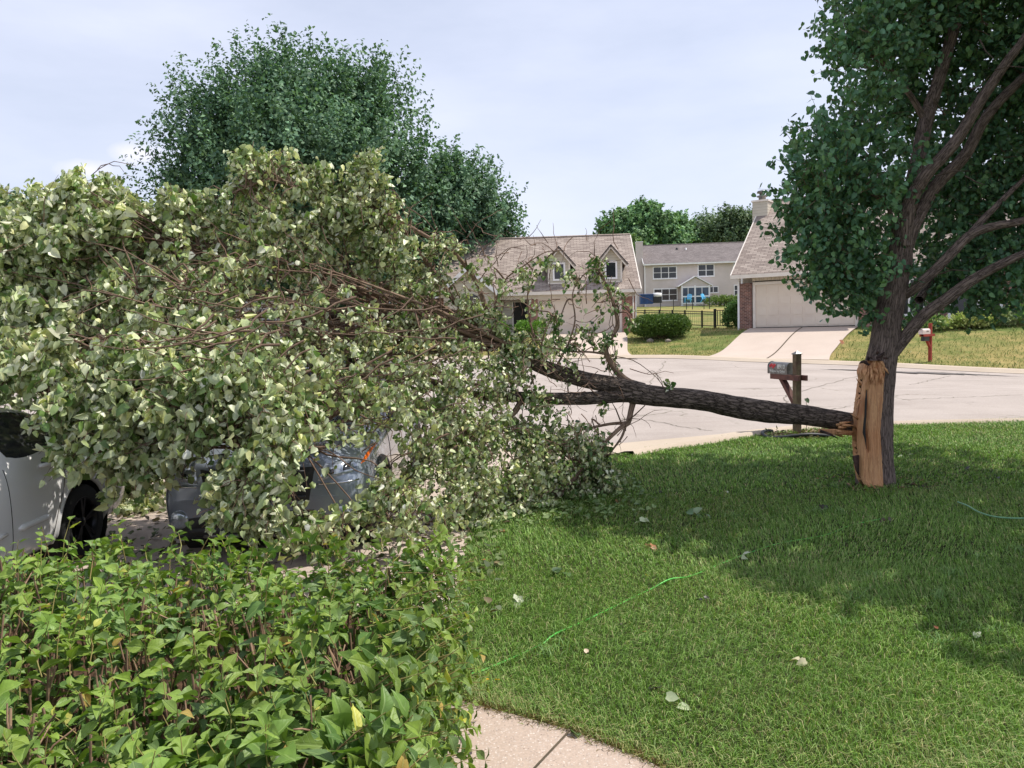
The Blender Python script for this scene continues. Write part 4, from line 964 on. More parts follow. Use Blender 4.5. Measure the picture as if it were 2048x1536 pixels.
def car(name, loc, rz, label, W, stations, zones, zonemats, wheels, wr, paint, archmat, rimmat, extra):
    o = empty(name, loc, rz, label=label, cat='car')
    me = shell_mesh(stations, zones, 3)
    co = np.zeros(len(me.vertices)*3, np.float32); me.vertices.foreach_get('co', co); co = co.reshape(-1, 3)
    ar = wr+.055
    for wx in wheels:      # snap to the wheel-arch circle
        d = co[:, [0, 2]]-np.array([wx, wr]); r = np.linalg.norm(d, axis=1)
        sel = (np.abs(r-ar) < .03) & (np.abs(co[:, 1]) > W/2*.6)
        co[sel, 0] = wx+d[sel, 0]/r[sel]*ar; co[sel, 2] = wr+d[sel, 1]/r[sel]*ar
    me.vertices.foreach_set('co', co.ravel()); me.update()
    bvh_m = bmesh.new(); bvh_m.from_mesh(me)
    from mathutils.bvhtree import BVHTree
    tree = BVHTree.FromBMesh(bvh_m)
    def side(x, z, s=1):
        h = tree.ray_cast(Vector((x, s*2, z)), Vector((0, -s, 0)))
        return h[0] if h[0] else Vector((x, s*W/2, z))
    def front(y, z, s=1):
        h = tree.ray_cast(Vector((s*4, y, z)), Vector((-s, 0, 0))); return h[0] if h[0] else Vector((s*2, y, z))
    # split by zone
    for z, (pn, mt) in zonemats.items():
        b = bvh_m.copy(); kill = []
        for f in b.faces:
            c = f.calc_center_median(); dead = f.material_index != z
            if not dead and abs(c.y) > W/2*.6:
                for wx in wheels:
                    if (c.x-wx)**2+(c.z-wr)**2 < ar*ar: dead = True
            if dead: kill.append(f)
        bmesh.ops.delete(b, geom=kill, context='FACES')
        m2 = bpy.data.meshes.new(pn); b.to_mesh(m2); b.free(); m2.materials.clear()
        for p in m2.polygons: p.use_smooth = True; p.material_index = 0
        link(pn, m2, M[mt], o, False)
    bvh_m.free()
    for wx in wheels:
        for s in (-1, 1):
            yy = s*(W/2-.13)
            t = MB(); t.lathe((wx, yy, wr), [(wr*.62, -.11), (wr*.9, -.115), (wr*.985, -.095), (wr, -.05), (wr, .05), (wr*.985, .095), (wr*.9, .115), (wr*.62, .11)], 40, 'y'); w_ = t.obj('wheel', M['tyre'], o)
            r = MB(); R_ = wr*.66
            r.lathe((wx, yy, wr), [(R_, s*.112), (R_*.93, s*.108), (R_*.90, s*.05), (R_*.9, -s*.08)], 40, 'y')
            for i in range(5):
                a0 = 2*math.pi*i/5+.3
                for da in (-.14, .14):
                    c0 = Vector((wx+.03*math.cos(a0), yy+s*.085, wr+.03*math.sin(a0))); c1 = Vector((wx+R_*.94*math.cos(a0+da), yy+s*.10, wr+R_*.94*math.sin(a0+da)))
                    r.bar(c0, c1, .028, .03, (0, s, 0))
            r.lathe((wx, yy, wr), [(0, s*.105), (.04, s*.1), (.055, s*.08), (.055, s*.03)], 20, 'y'); r.obj('rim', M[rimmat], w_)
            MB().lathe((wx, yy, wr), [(0, -s*.02), (R_*.8, -s*.02), (R_*.8, -s*.05)], 24, 'y').obj('brake_disc', M['galv'], w_)
            # dark liner and arch lip
            l = MB(); l.lathe((wx, s*(W/2-.30), wr), [(ar+.02, s*.27), (ar+.02, -s*.12), (0, -s*.12)], 30, 'y'); l.obj('arch_liner', M['dark'], o)
            pts = []
            for a in np.linspace(-.32, math.pi+.32, 26):
                p = side(wx+(ar+.012)*math.cos(a), max(wr+(ar+.012)*math.sin(a), .2), s); pts.append((wx+(ar+.008)*math.cos(a), p.y-s*.012, wr+(ar+.008)*math.sin(a)))
            MB().tube(pts, .024 if archmat != 'cladding' else .045, 6).obj('arch_lip', M[archmat], o)
    # underside
    MB().box((-stations[0][0]*0-2.0, -W/2*.75, .2), (2.0, W/2*.75, .34)).obj('underbody', M['dark'], o)
    extra(o, side, front); return o
def ring(w_, zb, belt, wb, rail, top):
    """half ring: bottom centre, sill, lower, mid, shoulder, belt, rail in, rail top, roof mid, roof centre"""
    return [(0, zb), (w_*.86, zb), (w_*.965, zb+.07), (w_, zb+.26), (w_*.99, belt-.2), (wb, belt), (rail[0], rail[1]), (rail[0]-.06, rail[1]+.035), (rail[0]*.5, top-.01), (0, top)]
def seam(side, pts, s=1, r=.0035):
    c = catmull([(x, 0, z) for x, z in pts], 5) if len(pts) > 2 else [(pts[0][0], 0, pts[0][1]), (pts[1][0], 0, pts[1][1])]
    return MB().tube([side(p[0], p[2], s)+Vector((0, s*.001, 0)) for p in c], r, 5)
# white saloon; x forward
w2 = .92
ws = [(2.42, ring(.60, .34, .62, .56, (.40, .66), .67)), (2.32, ring(.74, .26, .68, .70, (.55, .73), .75)), (2.05, ring(.86, .22, .76, .82, (.66, .82), .85)),
      (1.5, ring(.91, .2, .86, .86, (.70, .93), .96)), (.95, ring(w2, .2, .93, .87, (.72, 1.0), 1.03)), (.85, ring(w2, .2, .94, .87, (.72, 1.02), 1.05)),
      (.20, ring(w2, .2, .96, .87, (.62, 1.38), 1.42)), (.12, ring(w2, .2, .965, .87, (.62, 1.40), 1.44)),
      (-.35, ring(w2, .2, .985, .87, (.63, 1.43), 1.48)), (-.43, ring(w2, .2, .99, .87, (.63, 1.43), 1.48)),
      (-.95, ring(w2, .2, 1.05, .855, (.62, 1.38), 1.45)), (-1.15, ring(w2, .2, 1.09, .845, (.615, 1.34), 1.41)), (-1.26, ring(w2, .2, 1.12, .84, (.61, 1.30), 1.38)),
      (-1.75, ring(.915, .2, 1.12, .80, (.62, 1.17), 1.19)), (-1.85, ring(.91, .2, 1.11, .79, (.64, 1.15), 1.165)), (-2.2, ring(.88, .24, 1.06, .76, (.60, 1.11), 1.13)), (-2.36, ring(.80, .30, .96, .70, (.52, 1.02), 1.04)), (-2.44, ring(.66, .40, .82, .58, (.40, .86), .88))]
def wz(i, j):
    if i < 0: return 0
    if j == 5 and i in (6, 7, 9, 10, 11): return 1
    if j == 5 and i == 5: return 1
    if j in (7, 8) and i == 5: return 1
    if j in (7, 8) and i == 12: return 1
    return 0
def wextra(o, side, front):
    for pts in ([(.95, .92), (.98, .7), (.95, .32), (.85, .24)], [(-.42, .98), (-.40, .6), (-.40, .24)], [(-1.02, 1.04), (-1.13, .9), (-1.1, .72), (-.98, .5), (-.9, .24)]):
        seam(side, pts).obj('door_gap', M['dark'], o)
    seam(side, [(.9, .235), (-.9, .235)], 1, .005).obj('door_gap', M['dark'], o)
    for x in (-.20, -.92):
        a = side(x, .94); m = MB(); pts = [a+Vector((-.09, -.005, 0)), a+Vector((-.05, .035, .003)), a+Vector((.04, .04, .0)), a+Vector((.10, .0, -.004))]
        m.tube([tuple(q) for q in catmull(pts, 4)], [.012]+[.019]*11+[.012], 8); m.obj('door_handle', M['white_paint'], o)
        MB().lathe(a+Vector((.01, -.012, -.005)), [(0, .010), (.05, .010), (.055, .004), (.06, 0)], 20, 'y').obj('handle_recess', M['dark'], o)
    for x0, x1 in ((-.86, -.47), (-.33, .80)):
        pts = [side(x, .50+(x*-.015)) for x in np.linspace(x0, x1, 12)]
        MB().tube([p+Vector((0, .002, 0)) for p in pts], [.012]+[.026]*10+[.012], 8).obj('side_moulding', M['white_paint'], o)
    m = MB()
    for s in (-1, 1): p = side(.72, 1.0, s); m2 = MB(); m2.lathe(p+Vector((0, s*.13, .02)), [(0, -.08), (.07, -.06), (.09, 0), (.075, .05), (0, .06)], 16, 'x'); m2.obj('wing_mirror', M['white_paint'], o)
    for s in (-1, 1): p = side(-2.28, .82, s); MB().lathe(p+Vector((.0, -s*.03, 0)), [(0, .05), (.09, .03), (.12, 0), (0, -.02)], 14, 'y').obj('tail_lamp', M['red_lens'], o)
car('parked_car', (-4.74, 5.36, .0), R(-90), 'white car at the left edge, its dark rear wheel and door showing under the leaves', 1.84, ws, wz, {0: ('body', 'white_paint'), 1: ('window', 'glass')}, (1.42, -1.39), .335, 'white_paint', 'white_paint', 'rim_dark', wextra)

# grey-blue crossover; nose towards us
sw = .90
ss = [(2.24, ring(.70, .40, .74, .66, (.50, .80), .82)), (2.16, ring(.83, .25, .82, .78, (.60, .90), .92)), (1.95, ring(.89, .22, .88, .84, (.66, .96), .98)),
      (1.4, ring(sw, .22, .95, .85, (.68, 1.03), 1.06)), (.9, ring(sw, .22, .99, .85, (.70, 1.07), 1.10)), (.80, ring(sw, .22, 1.0, .85, (.70, 1.09), 1.12)),
      (.12, ring(sw, .22, 1.02, .85, (.63, 1.54), 1.58)), (.04, ring(sw, .22, 1.02, .85, (.63, 1.56), 1.60)), (-.42, ring(sw, .22, 1.03, .85, (.64, 1.59), 1.64)), (-.5, ring(sw, .22, 1.03, .85, (.64, 1.59), 1.64)),
      (-1.3, ring(sw, .22, 1.06, .84, (.62, 1.56), 1.61)), (-1.4, ring(sw, .22, 1.07, .84, (.62, 1.55), 1.60)), (-1.85, ring(.89, .24, 1.08, .82, (.60, 1.46), 1.53)), (-1.95, ring(.88, .26, 1.08, .81, (.59, 1.43), 1.49)), (-2.2, ring(.84, .34, 1.04, .76, (.56, 1.10), 1.12)), (-2.26, ring(.74, .44, .94, .64, (.46, .98), .99))]
def sz(i, j):
    if j in (0, 1, 2) and (i >= 0 or True): return 2 if j < 2 or (i >= 2 and False) else (2 if j == 1 else 0 if i in (-1,) else 0)
    if i < 0: return 0
    if j == 5 and i in (5, 6, 8, 10): return 1
    if j == 5 and i in (9,): return 1
    if j in (7, 8) and i == 5: return 1
    if j in (7, 8) and i == 13: return 1
    return 0
def sextra(o, side, front):
    # grille, lamps, lower bumper
    def surf(y, z, off=.006): p = front(y, z); return (p.x+off, y, z)
    def fpatch(name, mt, poly, off=.01, par=o, nn=7):
        """patch following the nose: poly = (y0,z0,y1,z1) corners lerped"""
        (a, b, c, d) = poly; V = []; F = []
        for i in range(nn+1):
            for j in range(nn+1):
                u, v = i/nn, j/nn
                y = (a[0]*(1-u)+b[0]*u)*(1-v)+(d[0]*(1-u)+c[0]*u)*v; z = (a[1]*(1-u)+b[1]*u)*(1-v)+(d[1]*(1-u)+c[1]*u)*v
                V.append(surf(y, z, off*(1 if 0 < i < nn and 0 < j < nn else .1)))
        for i in range(nn):
            for j in range(nn): F.append((i*(nn+1)+j, (i+1)*(nn+1)+j, (i+1)*(nn+1)+j+1, i*(nn+1)+j+1))
        me = bpy.data.meshes.new(name); me.from_pydata(V, [], F)
        for p in me.polygons: p.use_smooth = True
        return link(name, me, M[mt], par, False)
    fpatch('grille', 'black', [(-.42, .56), (.42, .56), (.48, .84), (-.48, .84)], .012)
    for k in range(4): MB().tube([surf(y, .60+.07*k, .02) for y in np.linspace(-.4, .4, 14)], .008, 5).obj('grille_bar', M['chrome'] if k == 2 else M['cladding'], o)
    fpatch('intake', 'black', [(-.56, .34), (.56, .34), (.46, .48), (-.46, .48)], .012)
    fpatch('lower_bumper', 'cladding', [(-.80, .20), (.80, .20), (.84, .34), (-.84, .34)], .03)
    MB().tube([surf(y, .26, .045) for y in np.linspace(-.5, .5, 12)], .02, 6).obj('skid_trim', M['galv'], o)
    for s in (-1, 1):
        l = fpatch('headlamp', 'lens', [(s*.50, .72), (s*.82, .78), (s*.84, .92), (s*.52, .84)], .03)
        fpatch('headlamp_reflector', 'lamp_dark', [(s*.56, .75), (s*.66, .77), (s*.66, .84), (s*.57, .82)], .036, l, 4)
        fpatch('headlamp_reflector', 'lamp_dark', [(s*.69, .78), (s*.77, .79), (s*.77, .87), (s*.69, .85)], .036, l, 4)
        fpatch('turn_signal', 'amber', [(s*.815, .815), (s*.84, .82), (s*.85, .90), (s*.83, .89)], .034, l, 4)
        MB().tube([surf(s*y, .70+.02*(y-.5), .03) for y in np.linspace(.5, .82, 8)], .009, 5).obj('lamp_trim', M['chrome'], l)
        MB().lathe(Vector(surf(s*.68, .42, -.005)), [(.075, -.01), (.08, .02), (.05, .03), (0, .035)], 18, 'x').obj('fog_lamp', M['lens'], o)
        p = side(.62, 1.06, s)
        m = MB(); m.lathe(p+Vector((.02, s*.14, .04)), [(0, -.09), (.06, -.085), (.085, -.03), (.08, .04), (.05, .08), (0, .09)], 18, 'x'); mr = m.obj('wing_mirror', M['blue_paint'], o)
        for v in mr.data.vertices: v.co.y = p.y+s*.14+(v.co.y-p.y-s*.14)*1.35
        MB().box((p.x-.03, p.y-s*.02, p.z-.06), (p.x+.06, p.y+s*.2, p.z-.02)).obj('mirror_base', M['black'], mr)
        for pts in ([(.80, .98), (.84, .7), (.80, .3)], [(-.45, 1.02), (-.42, .6), (-.42, .3)], [(-1.2, 1.04), (-1.22, .85), (-1.0, .55), (-.95, .3)]): seam(side, pts, s).obj('door_gap', M['dark'], o)
        for x in (-.2, -1.0): a = side(x, .92, s); MB().tube([a+Vector((-.09, -s*.005, 0)), a+Vector((-.05, s*.03, 0)), a+Vector((.05, s*.03, 0)), a+Vector((.09, -s*.005, 0))], .014, 6).obj('door_handle', M['blue_paint'], o)
        MB().tube([(x, s*(.60), 1.66-.02*abs(x+.6)) for x in np.linspace(-1.7, .1, 12)], .018, 6).obj('roof_rail', M['black'], o)
    MB().tube([surf(y, .935, .0)[:2]+(.94-.0*abs(y),) for y in np.linspace(-.62, .62, 10)], .005, 4).obj('bonnet_gap', M['dark'], o)
    p = front(0, .78); MB().lathe((p.x+.02, 0, .76), [(0, .02), (.05, .015), (.06, 0)], 20, 'x').obj('emblem', M['chrome'], o)
    MB().box((2.2, -.16, .44), (2.235, .16, .52)).obj('plate_holder', M['black'], o)
car('parked_car', (-2.14, 8.56, .0), R(-90), 'grey-blue crossover facing us, its nose and headlamp buried in the fallen branches', 1.80, ss, sz, {0: ('body', 'blue_paint'), 1: ('window', 'glass'), 2: ('cladding', 'cladding')}, (1.36, -1.28), .345, 'cladding', 'cladding', 'rim', sextra)

# ------------------------------------------------------------ standing half of the split tree
def tops(pts): return [P(*a) for a in pts]
def split_tree():
    B = P(1750, 978, 8.85); B.z = 0
    o = empty('split_tree', B, label='upright half of the split tree, bare torn wood on its trunk and dark leafy crown', cat='tree')
    ls = []
    D = 8.95
    ls.append(limb(tops([(1751, 1000, D), (1751, 985, D), (1751, 960, D), (1750, 920, D), (1749, 860, D), (1752, 800, D), (1759, 740, D), (1769, 690, D), (1776, 640, D), (1785, 590, D), (1797, 530, D), (1803, 480, D)]), [.30, .252, .220, .205, .198, .188, .176, .160, .150, .146, .140, .12], 28, .018, 6, 1))
    L_ = lambda pts, r, k=0: ls.append(limb(tops(pts), [q*.84 for q in r], 12, .03, 6, k))
    L_([(1765, 735, D-.02), (1790, 700, D-.06), (1813, 672, D-.1), (1849, 630, D-.2), (1893, 598, D-.3), (1945, 560, D-.4), (2020, 520, D-.6), (2120, 480, D-.8)], [.08, .088, .086, .082, .078, .07, .055, .04], 2)
    L_([(1798, 540, D), (1806, 470, D), (1820, 400, D+.1), (1836, 320, D+.2), (1855, 230, D+.3), (1874, 170, D+.4), (1902, 78, D+.5), (1929, 0, D+.6), (1950, -90, D+.7), (1960, -200, D+.9)], [.13, .12, .11, .10, .095, .085, .08, .07, .05, .03], 3)
    L_([(1806, 490, D-.05), (1818, 410, D-.12), (1851, 351, D-.2), (1910, 285, D-.25), (1960, 203, D-.3), (2007, 133, D-.3), (2050, 75, D-.3), (2110, -20, D-.3), (2160, -140, D-.2)], [.12, .095, .085, .078, .07, .06, .052, .04, .02], 4)
    L_([(1800, 520, D+.05), (1822, 460, D), (1844, 418, D+.05), (1875, 368, D+.1), (1930, 310, D+.1), (1972, 234, D+.1), (2046, 156, D+.2), (2140, 70, D+.3), (2230, -40, D+.4)], [.12, .10, .09, .085, .08, .07, .06, .045, .02], 5)
    L_([(1806, 592, D), (1830, 575, D-.1), (1865, 545, D-.15), (1905, 505, D-.2), (1941, 470, D-.2), (1990, 452, D-.25), (2046, 441, D-.3), (2150, 400, D-.4)], [.07, .072, .068, .066, .062, .055, .05, .03], 6)
    L_([(1935, 475, D-.2), (1965, 440, D-.1), (1990, 415, D), (2030, 375, D+.1), (2090, 320, D+.2)], [.05, .045, .042, .035, .02], 7)
    L_([(1790, 470, D), (1782, 430, D-.1), (1770, 405, D-.2), (1735, 385, D-.3), (1690, 372, D-.5)], [.04, .03, .026, .02, .012], 8)
    L_([(1856, 250, D+.3), (1820, 190, D+.2), (1770, 130, D), (1710, 90, D-.2)], [.05, .04, .03, .015], 9)
    L_([(1810, 440, D+.1), (1760, 350, D+.5), (1700, 280, D+.7), (1620, 250, D+.8)], [.05, .04, .03, .015], 10)
    L_([(1838, 600, D+.3), (1900, 500, D+1.2), (1980, 420, D+1.8), (2100, 340, D+2.2)], [.06, .06, .05, .03], 11)
    link('trunk', limbs_mesh('trunk', ls), M['bark_up'], o)
    # torn wood
    rows = [(722, 1732, 1766), (730, 1726, 1770), (745, 1723, 1770), (765, 1725, 1768), (790, 1720, 1767), (815, 1717, 1765), (840, 1714, 1762), (865, 1713, 1761), (890, 1714, 1762), (915, 1716, 1764), (940, 1717, 1765), (958, 1722, 1766), (970, 1729, 1767), (981, 1742, 1764)]
    ys = np.linspace(722, 981, 60); xl = np.interp(ys, [r[0] for r in rows], [r[1] for r in rows]); xr = np.interp(ys, [r[0] for r in rows], [r[2] for r in rows])
    nu = 22; V = []; F = []
    cx_ = np.interp(ys, [722, 800, 860, 981], [1762, 1752, 1749, 1751]); rr_ = np.interp(ys, [722, 800, 860, 960, 981], [.193, .198, .205, .228, .26])
    ph = rng.uniform(0, 6, 8)
    for i, y in enumerate(ys):
        jl = rng.normal(0, .5); jr = rng.normal(0, .3)
        for j in range(nu+1):
            u = j/nu; x = (xl[i]+jl)*(1-u)+(xr[i]+jr)*u
            off = (x-cx_[i])/172.0; dd = math.sqrt(max(rr_[i]**2-min(abs(off), rr_[i]*.97)**2, 0))
            ridge = .008*math.sin(u*17+ph[0]+.8*math.sin(y*.02))+.004*math.sin(u*47+ph[1]+y*.015)+.0022*rng.normal()
            e = min(u, 1-u); lift = .02+.012*math.sin(u*math.pi)
            if y < 770: ridge += .02*math.sin(u*17+y*.12)+.012*math.sin(u*31-y*.2)+rng.normal(0, .006)
            gx = np.interp(y, [785, 800, 850, 895, 905], [1733, 1733, 1730, 1736, 1737])
            gr = .05*math.exp(-((x-gx)/2.0)**2) if 782 < y < 905 else 0
            dep = 8.95-dd-lift-ridge+gr
            V.append(P(x, y, dep))
    for i in range(len(ys)-1):
        for j in range(nu): F.append((i*(nu+1)+j, i*(nu+1)+j+1, (i+1)*(nu+1)+j+1, (i+1)*(nu+1)+j))
    # rim back to the bark
    b0 = len(V); border = [j for j in range(nu+1)]+[(i)*(nu+1)+nu for i in range(1, len(ys))]+[(len(ys)-1)*(nu+1)+j for j in range(nu-1, -1, -1)]+[i*(nu+1) for i in range(len(ys)-2, 0, -1)]
    V += [Vector((V[q][0], V[q][1]+.12, V[q][2])) for q in border]; n = len(border)
    F += [(border[q], border[(q+1) % n], b0+(q+1) % n, b0+q) for q in range(n)]
    link('exposed_wood', mesh_np('exposed_wood', np.array([tuple(v) for v in V]), F, smooth=True), M['wood'], o)
    # dark crack, splinters and the blackened knot
    c = MB(); pts = [P(x, y, 8.955-.205-.03) for x, y in ((1733, 780), (1732, 800), (1731, 830), (1729, 850), (1728, 865), (1731, 880), (1733, 898))]
    c.tube(pts, [.003, .012, .012, .014, .016, .008, .002], 6); c.obj('crack', M['dark'], o, True)
    s = MB()
    for k in range(26):
        x = rng.uniform(1727, 1767); y0 = rng.uniform(728, 745); l = rng.uniform(10, 34); dd = rng.uniform(.19, .25)
        a = P(x, y0, 8.95-dd+.03); b = P(x+rng.normal(0, 4), y0+l, 8.95-dd-rng.uniform(.0, .03)); s.tube([a, (a+b)/2+Vector((0, -.012, 0)), b], [.010, .013, .001], 5)
    for x, y, dx, dy in ((1716, 790, -8, 16), (1718, 770, -6, -14), (1712, 838, -12, -12), (1716, 800, -4, 18)):
        a = P(x+4, y, 8.8); b = P(x+dx, y+dy, 8.75); s.tube([a, (a+b)/2, b], [.014, .010, .002], 5)
    tag(s.obj('splinter', M['wood'], o, True), kind='stuff')
    kn = MB()
    for k in range(16):
        x = rng.uniform(1728, 1768); y = rng.uniform(708, 732) if x > 1738 else rng.uniform(720, 732)
        a = P(x, y, 8.78+rng.uniform(-.02, .04)); b = a+Vector((rng.normal(0, .03), rng.normal(-.01, .02), rng.normal(0, .025))); kn.tube([a, (a+b)/2, b], [.014, .018, .005], 6)
    tag(kn.obj('charred_knot', M['dark_bark'], o, True), kind='stuff')
    fl = MB(); a = P(1707, 915, 8.8); fl.slab([P(1704, 912, 8.8), P(1716, 910, 8.82), P(1716, 950, 8.82), P(1711, 940, 8.8)], .02); fl.obj('bark_flap', M['dark_bark'], o, True)
    # crown
    C = []
    def c_(px, py, D_, r, rz=None): C.append((np.array(P(px, py, D_)), r, rz or r*.85))
    for a in ((1738,40,8.8,.5),(1750,-60,9,.7),(1765,110,8.8,.45),(1710,120,8.7,.30),(1722,200,8.6,.28),(1705,50,8.8,.28),(1745,30,9.3,.6),(1820,120,10.1,.7),(1790,200,10,.55),(1735,230,9.6,.45),(1770,60,9.9,.6),
              (1655,300,8.6,.48),(1622,335,8.5,.32),(1690,290,9,.6),(1740,330,8.8,.62),(1660,380,8.5,.55),(1640,420,8.6,.40),(1700,430,8.7,.62),(1755,420,9.4,.55),(1606,385,8.8,.22),
              (1622,470,8.7,.34),(1640,500,8.7,.42),(1700,500,8.7,.55),(1745,520,9.2,.5),(1628,525,8.8,.24),(1700,560,8.9,.32),(1700,590,9.0,.24),(1668,560,8.9,.2),(1716,625,9.0,.17),(1690,530,9.2,.4),(1790,640,10,.2),(1745,640,9.2,.16),(1690,560,9,.25),
              (1860,60,9.6,.8),(1930,150,10,.9),(2000,60,10,1.0),(2060,180,9.9,.9),(1900,260,10,.8),(1960,330,10,.85),(2040,300,9.8,.9),(1880,380,10,.7),(1940,430,9.8,.7),(2020,430,9.6,.8),
              (1855,480,10,.5),(1900,520,9.5,.55),(1960,540,9.3,.6),(2030,540,9.3,.55),(1880,560,9.7,.3),(1910,590,9.3,.28),(1990,590,9.2,.28),(1810,30,10,.6),
              (2110,100,9.5,1.1),(2120,350,9.5,1.0),(2140,500,9.3,.8),(2100,-80,9.5,1.2),(1980,-100,9.6,1.1),(1850,-100,9.4,1.0)): c_(*a)
    # clumps beyond the frame: the rest of the crown, for its shade
    off = []
    for X, Y, Z, r in ((7.5,9,5.5,1.5),(8.5,8,7,1.6),(9.5,9.5,6,1.5),(7.5,7.5,8.5,1.6),(6.3,9,8.8,1.4),(5.7,9.2,7.6,1.0),(7,10.5,9.5,1.6),(8.8,10,8.5,1.6),(8,8,4.4,1.3),(9.6,7.4,5.2,1.3),(7.4,6.9,6.6,1.3),(8.4,6.2,7.2,1.2),(7.1,7.7,7.4,1.1),(9.5,6,6,1.2),(6.2,10.8,7,1.4),(8.6,11.4,6.6,1.4),(6,5.4,5.2,1.1),(6.2,8.6,7.2,1.0),(5.4,9.6,6.6,1.0),(4.4,8.2,6.3,.7),(5.9,8.0,7.2,1.1),(6.4,9.4,7.6,1.2),(6.9,6.1,5.6,1.1),(7.5,5.2,4.8,1.0),(5.7,6.4,6.2,.8),(6.4,4.6,4.6,.8),(8.4,8.8,8.8,1.2),(8.4,9.4,10.2,1.2),(4.6,9.2,7.4,.7)): off.append((np.array([X, Y, Z]), r, r*.8))
    pos = []; nd = []; col_ = []; sz_ = []; pth = []
    for (lst, dens, base) in ((C, 2250, .064), (off, 800, .13)):
        for c, r, rz in lst:
            n = int(dens*(r**2)*(1 if r > .3 else 1.3))+60; nt_ = max(4, n//14)
            dr = rdir(nt_); rad = rng.random(nt_)**.4
            st = c+dr*np.array([r, r, rz])*(rad*.75)[:, None]; ed = st+nrmz(dr+rng.normal(0, .5, (nt_, 3))+np.array([0, 0, .15]))*rng.uniform(.18, .42, (nt_, 1))
            md = (st+ed)/2+rng.normal(0, .02, (nt_, 3)); pth.append(np.stack([st, md, ed], 1))
            k = 14; t = rng.random((nt_, k, 1))**.7
            q = st[:, None]*(1-t)+ed[:, None]*t+rng.normal(0, .035, (nt_, k, 3)); q = q.reshape(-1, 3)
            pos.append(q); nd.append(nrmz(rng.normal(0, .6, q.shape)+np.array([0, 0, -.7]))); sz_.append(np.full(len(q), base)); col_.append(np.repeat(1+rng.normal(0, .12, nt_), k))
    pos = np.concatenate(pos); nd = np.concatenate(nd); sz_ = np.concatenate(sz_)*rng.uniform(.7, 1.25, len(pos)); tt = np.concatenate(col_)[:, None]
    Cc = pick([(70, 104, 60), (58, 90, 54), (84, 118, 66), (64, 98, 64), (78, 110, 58), (120, 140, 70)] if False else [(96, 136, 98), (82, 120, 90), (108, 146, 100), (88, 126, 98), (104, 138, 88)], len(pos), .14)*tt
    link('crown', leaves('crown', pos, nd, rdir(len(pos)), sz_, np.full(len(pos), .82), Cc, 'heart', .12), M['leaf_tree'], o)
    tag(link('twig', twigs_mesh('twig', np.concatenate(pth), .004, .0015, 3), M['twig'], o), kind='stuff')
    # bare pale dead twigs inside the crown
    dp = []
    for x, y, dx, dy in ((1870,352,70,-10),(1930,352,40,18),(1960,80,30,40),(1850,210,50,10),(1990,140,60,-5),(1955,520,20,-10),(1890,230,-30,-40),(1975,50,-15,-35),(1940,180,40,-30),(1880,548,60,-6)):
        a = np.array(P(x, y, 8.6)); b = np.array(P(x+dx, y+dy, 8.3)); m_ = (a+b)/2+rng.normal(0, .03, 3); dp.append([a, m_, b]); 
    tag(link('dead_twig', twigs_mesh('dead_twig', np.array(dp), .010, .003, 5), M['bark'], o), kind='stuff')
    return o
M['bark_up'] = barkmat('bark_upright', lin(134, 118, 110), lin(72, 62, 58), 26, 5, .8)
M['dark_bark'] = pmat('charred_bark', lin(84, 62, 56), lin(46, 36, 34), 20, .95, .9, 40)
split_tree()

